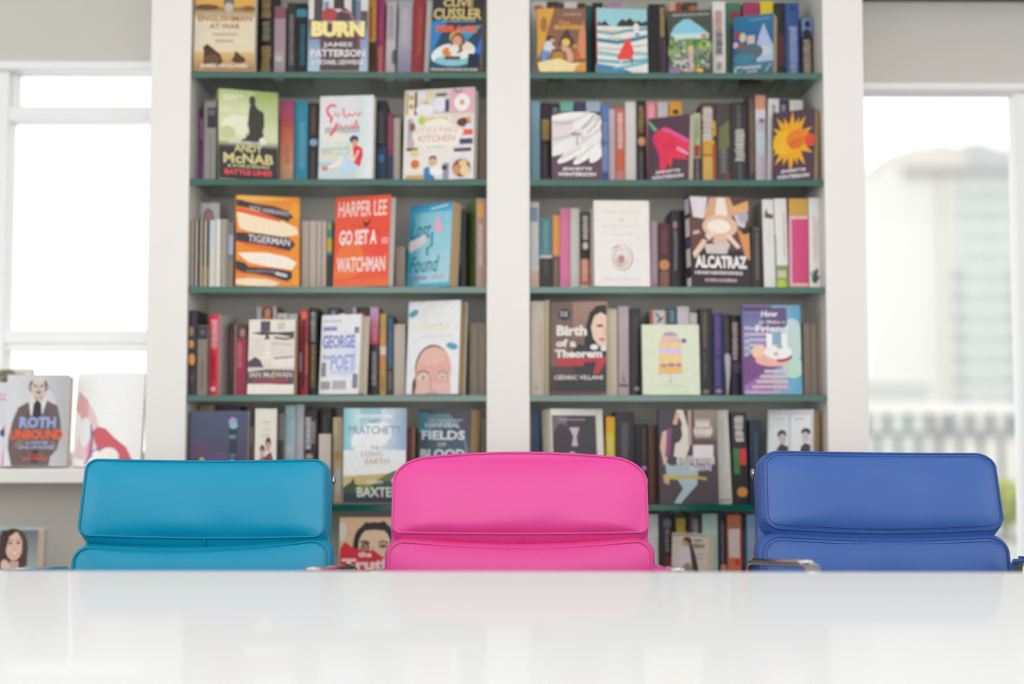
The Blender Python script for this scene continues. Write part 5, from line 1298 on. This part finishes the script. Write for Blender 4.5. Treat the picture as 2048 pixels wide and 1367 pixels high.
cover(5, 509, 552, 818, '#e8e2d6', 'narrow cream cover with a couple embracing', [
    ('x', .86, .3, .7, .02, '#d9c9b4'), ('x', .78, .3, .7, .02, '#d9c9b4'), ('x', .72, .3, .7, .02, '#d9c9b4'), ('e', .62, .64, .13, .06, '#4d3632'), ('e', .62, .6, .1, .05, '#d3a08a'), ('e', .35, .57, .12, .05, '#6b4a44'), ('e', .34, .52, .1, .05, '#d8aa98'), ('p', [(.0, .1), (.04, .42), (.3, .48), (.5, .5), (.75, .55), (.92, .4), (.95, .1)], '#7d3a56'), ('p', [(.02, .1), (.04, .42), (.4, .42), (.7, .42), (.75, .1)], '#2f3248'), ('p', [(.3, .46), (.45, .46), (.42, .32)], '#d9c0c4')], T=.02, yaw=-5, pages='cream', lean=3)
spine(5, 553, 567, 826, '#8f8c80', 'grey spine with a dark landscape beside the couple cover', [('r', 0, .4, 1, .7, '#5a554f')], dy=-.02)
spine(5, 569, 590, 810, '#b4d3dd', 'pale sky blue spine above the teal chair', [('e', .4, .55, .3, .06, '#d9dccb')])
spine(5, 591, 607, 808, '#c9c5ce', 'pale lilac spine beside the sky blue spine')
spine(5, 608, 633, 820, '#34303a', 'black spine with large white lettering above the teal chair', [('d', .3, .58, .93, .25, '#e3dee2'), ('d', .72, .64, .88, .18, '#b9a0a8'), ('e', .4, .5, .3, .03, '#cda99c')])
spine(5, 634, 662, 815, '#363238', 'black spine behind a short grey book', [('d', .5, .7, .92, .15, '#6a6468')], dy=.05, deep=.1)
spine(5, 637, 662, 867, '#b4a6a6', 'short greyish pink book standing page edges outward by the teal chair', rev=True, pages='pale', hard=False, dy=-.04, deep=.085)
spine(5, 665, 685, 834, '#c9b18e', 'buff spine with faint green lettering beside the hilly landscape cover', [('d', .6, .6, .95, .14, '#9c9a80'), ('e', .5, .55, .4, .06, '#b59a4c'), ('r', .3, .1, .8, .4, '#d3c9b9')], dy=-.03)
cover(5, 686, 811, 818, '#d9ebec', 'book with green hills under a bright sky on its cover', [
    ('g', 0, .55, 1, 1, '#e6f0f0', '#8fc4d2'), ('h', .6, .55, 1, 1, '#d9e4ea', '#8fa9c8'), ('h', 0, .5, .25, 1, '#7cc6cf', '#d0e8ea'), ('e', .45, .7, .35, .14, '#eff3f3', 25), ('g', 0, .3, 1, .56, '#f3f1f0', '#e6f0f0'), ('p', [(0, .28), (.3, .3), (.6, .31), (1, .34), (1, .14), (0, .14)], '#cdb878'), ('p', [(.55, .25), (.8, .34), (1, .36), (1, .12), (.5, .16)], '#5f7a4c'), ('p', [(0, .17), (.12, .22), (.16, .27), (.2, .2), (.4, .19), (.7, .24), (1, .2), (1, 0), (0, 0)], '#3d5242'), ('p', [(0, .0), (0, .12), (.3, .08), (.6, .1), (1, .06), (1, 0)], '#33363f'), ('e', .35, .15, .16, .05, '#6f8a4a'),
    ('x', .92, .25, .8, .02, '#f0f6f6'), ('t', 'TERRY', .5, .86, .2, .035, '#71889c', .01), ('t', 'PRATCHETT', .5, .77, .84, .085, '#7d98aa', .01), ('t', 'THE', .5, .585, .14, .035, '#c08e7c', .01), ('t', 'LONG', .46, .52, .34, .055, '#d0a493', .01), ('t', 'EARTH', .54, .44, .38, .055, '#d0a493', .01), ('t', 'STEPHEN', .5, .225, .26, .035, '#e6e6d8', .01), ('t', 'BAXTER', .56, .12, .66, .1, '#e0e4dc', .015)], T=.03, yaw=0, sp='#7ab4bc')
spine(5, 814, 822, 855, '#7a2c44', 'slim plum spine between the hills and swirling grey covers', dy=-.02, hard=False)
spine(5, 822.5, 830, 855, '#8a6a44', 'slim brown spine between the hills and swirling grey covers', dy=-.02, hard=False)
cover(5, 832, 938, 821, '#4a5563', 'dark swirling blue grey cover with white capitals', [
    ('e', .1, .85, .2, .12, '#4d8a9e', -30), ('e', .05, .65, .14, .14, '#64a3b5'), ('g', 0, .3, 1, .75, '#5d6b7c', '#4c5866'), ('e', .5, .9, .4, .05, '#6a8493'), ('p', [(.5, 1), (1, 1), (1, .6), (.85, .8)], '#524c57'), ('l', [(.85, .75), (.93, .55), (.97, .3)], .014, '#93a3b0'), ('e', .2, .4, .2, .1, '#6a8ea0'),
    ('x', .88, .2, .84, .014, '#9fb2bf'), ('t', 'HANNIBAL', .46, .83, .66, .06, '#c9d6de', .02), ('t', 'FIELDS', .48, .72, .82, .1, '#dfe7eb', .03), ('t', 'OF', .46, .62, .16, .04, '#c3cfd8', .02), ('t', 'BLOOD', .48, .52, .84, .1, '#dbe3e8', .03)], T=0.046, yaw=24, pages='tan', sp='#3b4452')
spine(5, 959, 973, 835, '#9c8674', 'brownish book standing page edges outward by the centre post, above the pink chair', rev=True, pages='grey', hard=False)

spine(5, 1060.5, 1081, 822, '#3f648c', 'blue spine with an orange edge at the centre post, above the pink chair', [('r', 0, 0, .15, 1, '#c08f68')])
cover(5, 1107, 1211, 820, '#efece4', 'dark photograph cover with a wide white border', [
    ('r', .02, .02, .86, .93, '#4d464d'), ('r', .03, .7, .3, .92, '#7d727c'), ('e', .2, .68, .16, .16, '#4a444a'), ('r', .02, .3, .2, .45, '#9a8f98'), ('x', .885, .16, .66, .012, '#b9a8ba'), ('p', [(.34, .8), (.54, .8), (.48, .7), (.5, .6), (.38, .6), (.42, .7)], '#d3c2d2'), ('e', .38, .5, .07, .04, '#e6e2e4', 30), ('r', .86, 0, .88, .96, '#cfcac6')], T=0.05, yaw=-24, sp='#ded7c6', hard=True, pages='cream')
spine(5, 1212, 1230, 833, '#dcc52c', 'yellow spine with an orange head above the pink chair', [('r', 0, .82, 1, 1, '#ecab16'), ('d', .5, .3, .75, .25, '#ddd28c')], dy=-.02)
spine(5, 1231, 1269, 824, '#38343b', 'broad black spine with grey lettering above the pink chair', [('d', .5, .5, .88, .2, '#6b656c')], dy=-.01)
spine(5, 1270, 1296, 848, '#1d1a1f', 'black spine with bronze lettering and a pale emblem beside the pink chair', [('d', .7, .5, .95, .12, '#6f5850'), ('e', .7, .44, .2, .03, '#b9a0b4')])
spine(5, 1297, 1317, 850, '#6d4a38', 'brown spine beside the blue jeans cover', [('r', .6, 0, 1, 1, '#4d342a')])
cover(5, 1319, 1437, 820, '#4a4046', 'book with a woman in jeans and bold pale lettering', [
    ('g', .6, .5, 1, 1, '#5d4b47', '#9a8a80'), ('r', 0, .7, .3, 1, '#45404d'), ('p', [(.3, 1), (.4, .85), (.36, .7), (.28, .64), (.25, .5), (.45, .48), (.52, .6), (.5, .8), (.42, 1)], '#ddd6c8'), ('p', [(.24, .85), (.3, .98), (.36, .95), (.3, .82)], '#d9aa8c'), ('e', .28, .74, .12, .1, '#43343a'), ('p', [(.02, .6), (.06, .76), (.14, .78), (.12, .6), (.14, .46), (.08, .4)], '#d8b49c'), ('p', [(.1, .5), (.16, .8), (.22, .8), (.18, .5)], '#8c4a82'), ('p', [(.06, .3), (.08, .22), (.16, .2), (.2, .34)], '#cfa084'),
    ('p', [(.1, .45), (.2, .4), (.5, .42), (.66, .36), (.64, .2), (.46, .08), (.36, 0), (.24, 0), (.4, .16), (.3, .26), (.12, .32)], '#a8bcc0'), ('l', [(.1, .28), (.3, .27)], .035, '#cdb62c'), ('l', [(.3, .28), (.6, .28), (.8, .26)], .03, '#bfa93a'), ('r', .5, .62, .56, 1, '#b79c90'), ('r', .62, .7, .88, .9, '#b9aaa0'), ('e', .76, .78, .17, .08, '#b8a79c'), ('x', .84, .64, .86, .03, '#e6dfda'), ('x', .76, .6, .92, .035, '#e3dcd6'), ('r', .56, .62, .98, .68, '#5a4a4a'), ('r', .58, .48, .92, .62, '#e3dbdb'), ('x', .46, .3, .94, .05, '#dcd6da'), ('x', .38, .52, .9, .035, '#cfcad0')], T=.024, yaw=-1)
spine(5, 1437, 1464, 819, '#d3d2c8', 'grey white spine leaning beside the blue jeans cover', [('d', .5, .45, .9, .1, '#b9bcb4'), ('r', .1, .02, .9, .05, '#aaa69c')], roll=-2.2, dy=-.03)
spine(5, 1466, 1497, 824, '#2b272a', 'black spine with white, green and red lettering beside the dark blue chair', [('d', .5, .68, .96, .3, '#e3dbd4'), ('d', .28, .32, .6, .22, '#4f9a4c'), ('r', .5, .42, .92, .6, '#d83a48'), ('e', .6, .12, .34, .055, '#d9953c')], roll=-1.2, dy=-.02)
spine(5, 1499, 1523, 840, '#253850', 'dark navy spine beside the dark blue chair', [('d', .55, .3, .85, .12, '#55677f')])
cover(5, 1532, 1624, 822, '#d6d6dd', 'grey cover with two winter portrait photographs side by side', [
    ('r', .04, .4, .46, .94, '#e9eef0'), ('r', .52, .4, .94, .94, '#edf2f4'), ('e', .32, .73, .1, .05, '#3c3c42'), ('e', .33, .68, .08, .06, '#cfc0bc'), ('p', [(.14, .4), (.22, .58), (.3, .63), (.46, .6), (.46, .4)], '#4a454a'), ('e', .84, .76, .1, .04, '#3a3a40'), ('e', .83, .7, .08, .06, '#d6c9c6'), ('p', [(.66, .4), (.74, .6), (.82, .64), (.94, .62), (.94, .4)], '#4a454c'), ('r', .05, .4, .2, .52, '#5f7f50'), ('r', .53, .4, .68, .52, '#6a8a58'), ('x', .9, .12, .36, .01, '#b9c0c4'), ('x', .9, .6, .8, .01, '#b9c0c4')], T=0.046, yaw=32, pages='tan', sp='#c3c3cb')
spine(5, 1646, 1656, 832, '#5a2c32', 'slim dark red spine at the right post above the dark blue chair')

# =========================================================== row 6, glimpsed between the chairs
cover(6, 677, 790, 1036, '#e6c19b', 'tan cover with a dark haired man above a red splash', [
    ('e', .62, .76, .36, .19, '#332d33'), ('e', .63, .70, .29, .2, '#ecceac'), ('p', [(.34, .84), (.46, .95), (.6, .93), (.8, .96), (.92, .88), (.8, .86), (.62, .87), (.46, .86)], '#332d33'), ('l', [(.27, .62), (.3, .78), (.4, .88)], .045, '#322c32'), ('l', [(.94, .6), (.95, .76), (.86, .9)], .05, '#322c32'), ('e', .46, .69, .075, .05, '#5b4448'), ('e', .46, .685, .045, .032, '#cfae96'), ('e', .455, .685, .02, .016, '#3b3034'), ('l', [(.37, .74), (.46, .755), (.54, .73)], .018, '#3b3234'), ('e', .78, .7, .08, .02, '#7d6458'), ('l', [(.7, .735), (.79, .75), (.87, .73)], .016, '#4d4040'), ('l', [(.6, .69), (.61, .6)], .012, '#c9a488'), ('e', .06, .85, .07, .1, '#e9dcd0'),
    ('p', [(.0, .3), (.02, .68), (.1, .745), (.25, .68), (.45, .66), (.62, .655), (.76, .59), (1, .57), (1, .0), (0, 0)], '#e23340'), ('t', 'the', .46, .615, .24, .06, '#f9e2e2', .04), ('t', 'Truth', .5, .51, .9, .12, '#fbe4e2', .05), ('x', .3, .1, .9, .04, '#f3cfcf')], T=.03, yaw=0, sp='#e3d9d2', hmax=.25)
spine(6, 1291, 1317, 1028, '#dedcd6', 'plain white spine low beside the pink chair', hard=True)
spine(6, 1318, 1346, 1027, '#332f34', 'black spine with a red foot low beside the pink chair', [('e', .6, .9, .3, .05, '#7d7688'), ('d', .6, .6, .84, .16, '#9c8a94'), ('r', .45, .2, 1, .56, '#8c2c30')])
spine(6, 1348, 1376, 1030, '#2d2a2b', 'black spine with yellow bands above the hawk cover', [('d', .5, .75, .97, .4, '#c9b53a')])
spine(6, 1378, 1404, 1028, '#413c44', 'charcoal spine with silver lettering above the hawk cover', [('d', .5, .6, .95, .25, '#a9a2ac')])
spine(6, 1405, 1436, 1027, '#b9d6cb', 'mint spine above the hawk cover')
spine(6, 1437, 1454, 1027, '#2b272b', 'black spine with pale lettering between mint and orange spines', [('d', .5, .5, .92, .16, '#85788a'), ('e', .6, .42, .4, .06, '#cf8c7c'), ('r', .1, .2, .9, .36, '#8a4f3c')])
spine(6, 1455, 1483, 1029, '#dc7a56', 'orange spine with a white panel low beside the dark blue chair', [('r', .1, .55, .9, .85, '#e6d2cc'), ('e', .7, .5, .2, .04, '#d24a3c'), ('e', .5, .88, .2, .02, '#a88878')])
spine(6, 1484, 1493, 1033, '#2d2529', 'slim black spine beside the orange spine, lowest shelf', [('d', .5, .45, .85, .2, '#6f5f64')])
spine(6, 1494, 1512, 1029, '#8aaed8', 'light blue spine touching the dark blue chair outline, lowest shelf', [('d', .6, .5, .85, .14, '#c99a8c')])
cover(6, 1341, 1414, 1067, '#dccdbd', 'cream cover with a standing hawk', [
    ('r', .03, .965, .97, .985, '#8c9a80'), ('e', .42, .89, .13, .065, '#4a453f'), ('e', .35, .87, .07, .04, '#c4a08c'), ('e', .44, .85, .05, .03, '#d0a050'), ('e', .36, .64, .22, .2, '#e0d8da'), ('p', [(.46, .92), (.56, .85), (.66, .72), (.76, .5), (.76, .1), (.58, .1), (.56, .6)], '#47423f'), ('e', .44, .44, .18, .18, '#b08e74'), ('x', .91, .6, .84, .02, '#7a726a'), ('x', .84, .56, .9, .03, '#6f675f'), ('x', .74, .7, .86, .012, '#a89c90'), ('x', .68, .7, .86, .012, '#a89c90')], T=0.04, yaw=28, sp='#cfbda8', pages='cream', hmax=.2, near=.02)

# =========================================================== window sill and low bench on the left
SG = 'books on the window sill'
cover(0, 8, 134, 752, '#d3d2d6', 'book with a man in a brown tweed jacket and dark tie on the window sill', [
    ('h', 0, 0, 1, 1, '#e3e2e6', '#bdbcc2'), ('e', .5, .6, .3, .3, '#dbdade'),
    ('p', [(.13, .0), (.06, .2), (.07, .34), (.12, .5), (.2, .64), (.38, .71), (.5, .7), (.66, .71), (.82, .66), (.88, .5), (.9, .34), (.84, .18), (.74, .1), (.72, 0)], '#6f5f5f'), ('p', [(.36, .7), (.42, .76), (.62, .75), (.64, .7), (.58, .55), (.4, .55)], '#e9e4e0'), ('p', [(.44, .68), (.5, .73), (.56, .68), (.58, .52), (.42, .52)], '#2e2a33'), ('p', [(.42, .78), (.46, .7), (.52, .73), (.58, .7), (.6, .78)], '#c9b0a4'),
    ('e', .5, .87, .15, .095, '#4a3f40'), ('e', .5, .855, .115, .1, '#d9c8be'), ('e', .5, .94, .11, .03, '#e0d2c8'), ('e', .45, .875, .03, .01, '#4d4344'), ('e', .56, .875, .03, .01, '#4d4344'), ('l', [(.51, .87), (.5, .83), (.525, .825)], .006, '#a08a80'), ('e', .51, .797, .04, .008, '#8a6a64'), ('e', .51, .81, .05, .008, '#7d6b66'), ('e', .355, .86, .02, .03, '#c0aaa0'), ('e', .655, .86, .02, .03, '#c0aaa0'),
    ('e', .26, .24, .1, .05, '#8a7a78', 30), ('e', .74, .23, .1, .05, '#8a7a78', -30), ('l', [(.36, .6), (.3, .3), (.34, .1)], .01, '#57494b'), ('l', [(.66, .6), (.74, .3), (.66, .1)], .01, '#57494b'), ('p', [(.42, .12), (.5, .2), (.58, .12), (.56, .04), (.44, .04)], '#3d353c'),
    ('t', 'ROTH', .52, .475, .58, .125, '#9fb0e0', .05), ('t', 'UNBOUND', .51, .345, .84, .11, '#f2673f', .04), ('t', 'A WRITER', .52, .255, .34, .035, '#b3bde2', .03), ('t', 'AND HIS BOOKS', .52, .205, .56, .035, '#b3bde2', .03), ('t', 'CLAUDIA', .52, .12, .24, .025, '#e8694c', .03), ('t', 'ROTH PIERPONT', .52, .08, .42, .03, '#e8694c', .03)],
    sp='#e9e8ea', T=.04, yaw=-3, lean=6, hard=True, pages='cream', near=.075, zbase=SILL_Z + .0005, group=SG)
cover(0, -70, 58, 716, '#cfc8c0', 'book with a grey photograph of feathers behind the tweed jacket book', [
    ('g', 0, .4, 1, 1, '#c9c0b6', '#d8d2ca'), ('e', .45, .85, .3, .1, '#8f877e', 20), ('e', .6, .78, .1, .14, '#5d564f'), ('e', .88, .82, .16, .14, '#e3dcd2', -20), ('e', .6, .95, .14, .04, '#77705f'), ('l', [(.55, .9), (.75, .95), (.95, .93)], .012, '#8a8276')], T=.02, yaw=-2, lean=5, near=.16, zbase=SILL_Z + .0005, group=SG, name='picture_book')
cover(0, -90, 20, 765, '#e3e6f0', 'pale book with magenta and orange art at the frame edge of the sill', [
    ('x', .85, .6, .98, .02, '#f0a0b8'), ('x', .8, .6, .98, .02, '#e89ab0'), ('p', [(.86, .0), (.9, .35), (1, .5), (1, 0)], '#d8407c'), ('p', [(.8, .4), (.98, .6), (1, .45)], '#f0a05c'), ('e', .9, .4, .1, .05, '#5a4a8a')], T=.015, yaw=0, lean=4, near=.135, zbase=SILL_Z + .0005, group=SG, name='picture_book')
cover(0, 146, 282, 746, '#ffffff', 'white picture book with a red dressed reclining figure, against the window', [
    ('p', [(.02, .1), (.1, .45), (.04, .68), (.14, .74), (.3, .55), (.42, .3), (.2, .05)], '#f4d6d8'), ('p', [(.0, .6), (.04, .8), (.18, .7), (.2, .52), (.12, .5)], '#e9b4b6'), ('p', [(.26, .36), (.34, .42), (.46, .4), (.6, .3), (.78, .2), (.88, .06), (.6, .02), (.4, .1), (.3, .28)], '#dc6470'), ('p', [(.2, .3), (.28, .28), (.3, .1), (.2, .08)], '#f3a0b0'), ('l', [(.24, .44), (.27, .28), (.25, .1), (.18, .02)], .02, '#4a6ab4'), ('l', [(.25, .14), (.34, .18), (.46, .2)], .016, '#5577bc'), ('e', .52, .1, .16, .1, '#fbf8f2'), ('e', .16, .36, .08, .16, '#fafafa')], T=.02, yaw=2, lean=8, near=.11, zbase=SILL_Z + .0005, hard=True, group=SG, name='picture_book', pages='white', sp='#f2efee')
bench_z = at(40, 1055, D + 0.06).z - 0.232
bench = MB().box(at(-400, 900, D).x, D + .03, 0.0, pL0 - 0.02, WALLY - 0.035, bench_z).build('low_cabinet', white_paint)
tag(bench, 'low white cabinet under the window sill, hidden behind the table edge', 'cabinet')
cover(0, -42, 86, 1056, '#b9c4c6', 'book with a smiling dark haired woman, below the window sill', [
    ('g', .3, .2, .91, .97, '#c9d9d4', '#6f767e'), ('r', .91, .0, .985, .965, '#c7ae93'), ('e', .52, .83, .21, .16, '#3a2a2c'), ('p', [(.3, .9), (.3, .5), (.42, .5), (.5, .6), (.62, .56), (.72, .6), (.75, .85), (.66, .96), (.36, .97)], '#4a3230'), ('e', .54, .8, .135, .155, '#efc7b0'), ('p', [(.62, .97), (.7, .93), (.755, .8), (.75, .6), (.68, .56), (.665, .7), (.66, .86), (.58, .95)], '#5a3a36'), ('p', [(.38, .97), (.6, .97), (.46, .9), (.41, .75), (.38, .8)], '#3a2a2c'),
    ('e', .48, .83, .032, .012, '#4a3634'), ('e', .6, .835, .032, .012, '#4a3634'), ('l', [(.44, .86), (.49, .868), (.53, .86)], .007, '#6b4c46'), ('l', [(.56, .862), (.61, .87), (.65, .86)], .007, '#6b4c46'), ('l', [(.54, .82), (.55, .76), (.57, .755)], .008, '#cf9884'), ('e', .55, .71, .065, .018, '#f6e9e4'), ('l', [(.48, .72), (.55, .69), (.62, .722)], .01, '#b55a5c'), ('p', [(.48, .64), (.62, .64), (.64, .4), (.5, .36)], '#dfae9c'),
    ('p', [(.2, 0), (.24, .4), (.4, .52), (.52, .44), (.62, .44), (.74, .56), (.9, .46), (.91, 0)], '#e6e5ec'), ('p', [(.5, .46), (.6, .46), (.57, .3)], '#dfae9c'), ('e', .42, .58, .07, .08, '#f0cdbb', 20), ('r', .36, .38, .48, .5, '#e9e8f0')], T=.03, yaw=2, lean=4, hard=True, near=.06, zbase=bench_z + .0005, back='#dcdae2', sp='#8a8f94', hmax=.26, group='books by the window')
# ------------------------------------------------------------------ light
w = bpy.data.worlds.new('overcast_sky')
SC.world = w
w.use_nodes = True
bg = w.node_tree.nodes['Background']
bg.inputs['Color'].default_value = (0.985, 0.99, 1.0, 1)
bg.inputs['Strength'].default_value = 1.75

def area(name, loc, rot, sx, sy, watts, col=(1, 1, 1)):
    l = bpy.data.lights.new(name, 'AREA')
    l.shape = 'RECTANGLE'; l.size = sx; l.size_y = sy
    l.energy = watts; l.color = col
    o = bpy.data.objects.new(name, l)
    o.location = loc; o.rotation_euler = tuple(R(a) for a in rot)
    link(o)
    return o
area('overhead_fill', (0, -0.2, CEIL - 0.02), (0, 0, 0), 4.5, 1.2, 44, (1, 0.97, 0.93))  # added fill from above; the ceiling has no fixture here
area('overhead_fill.001', (0, 2.0, CEIL - 0.02), (0, 0, 0), 4.5, 0.5, 8, (1, 0.97, 0.93))  # weaker added overhead fill above the table
area('room_fill', (-4.1, 0.6, 1.5), (0, -90, 0), 1.8, 3.2, 46, (0.95, 0.98, 1))  # added side fill at the left wall, which has no window
area('room_fill.001', (4.1, 0.6, 1.5), (0, 90, 0), 1.8, 3.2, 40, (0.97, 0.98, 1))  # added side fill opposite; the right wall is solid too
area('room_fill.002', (0, -3.4, 1.45), (90, 0, 0), 3.2, 2.0, 50, (1, 0.99, 0.97))  # added frontal fill from behind the camera, no window stands there
sun = bpy.data.lights.new('sun', 'SUN'); sun.energy = 0.6; sun.angle = R(4); sun.color = (1, 0.96, 0.92)
so = bpy.data.objects.new('sun', sun); so.rotation_euler = (R(35), R(-25), 0); link(so)

vs_ = SC.view_settings
vs_.view_transform = 'Standard'
vs_.look = 'None'
vs_.exposure = 0.0
vs_.gamma = 1.0
vs_.use_curve_mapping = False
SC.cycles.max_bounces = 8
SC.cycles.transparent_max_bounces = 24
SC.cycles.use_denoising = True
SC.cycles.caustics_reflective = False
SC.cycles.caustics_refractive = False
SC.cycles.sample_clamp_indirect = 6
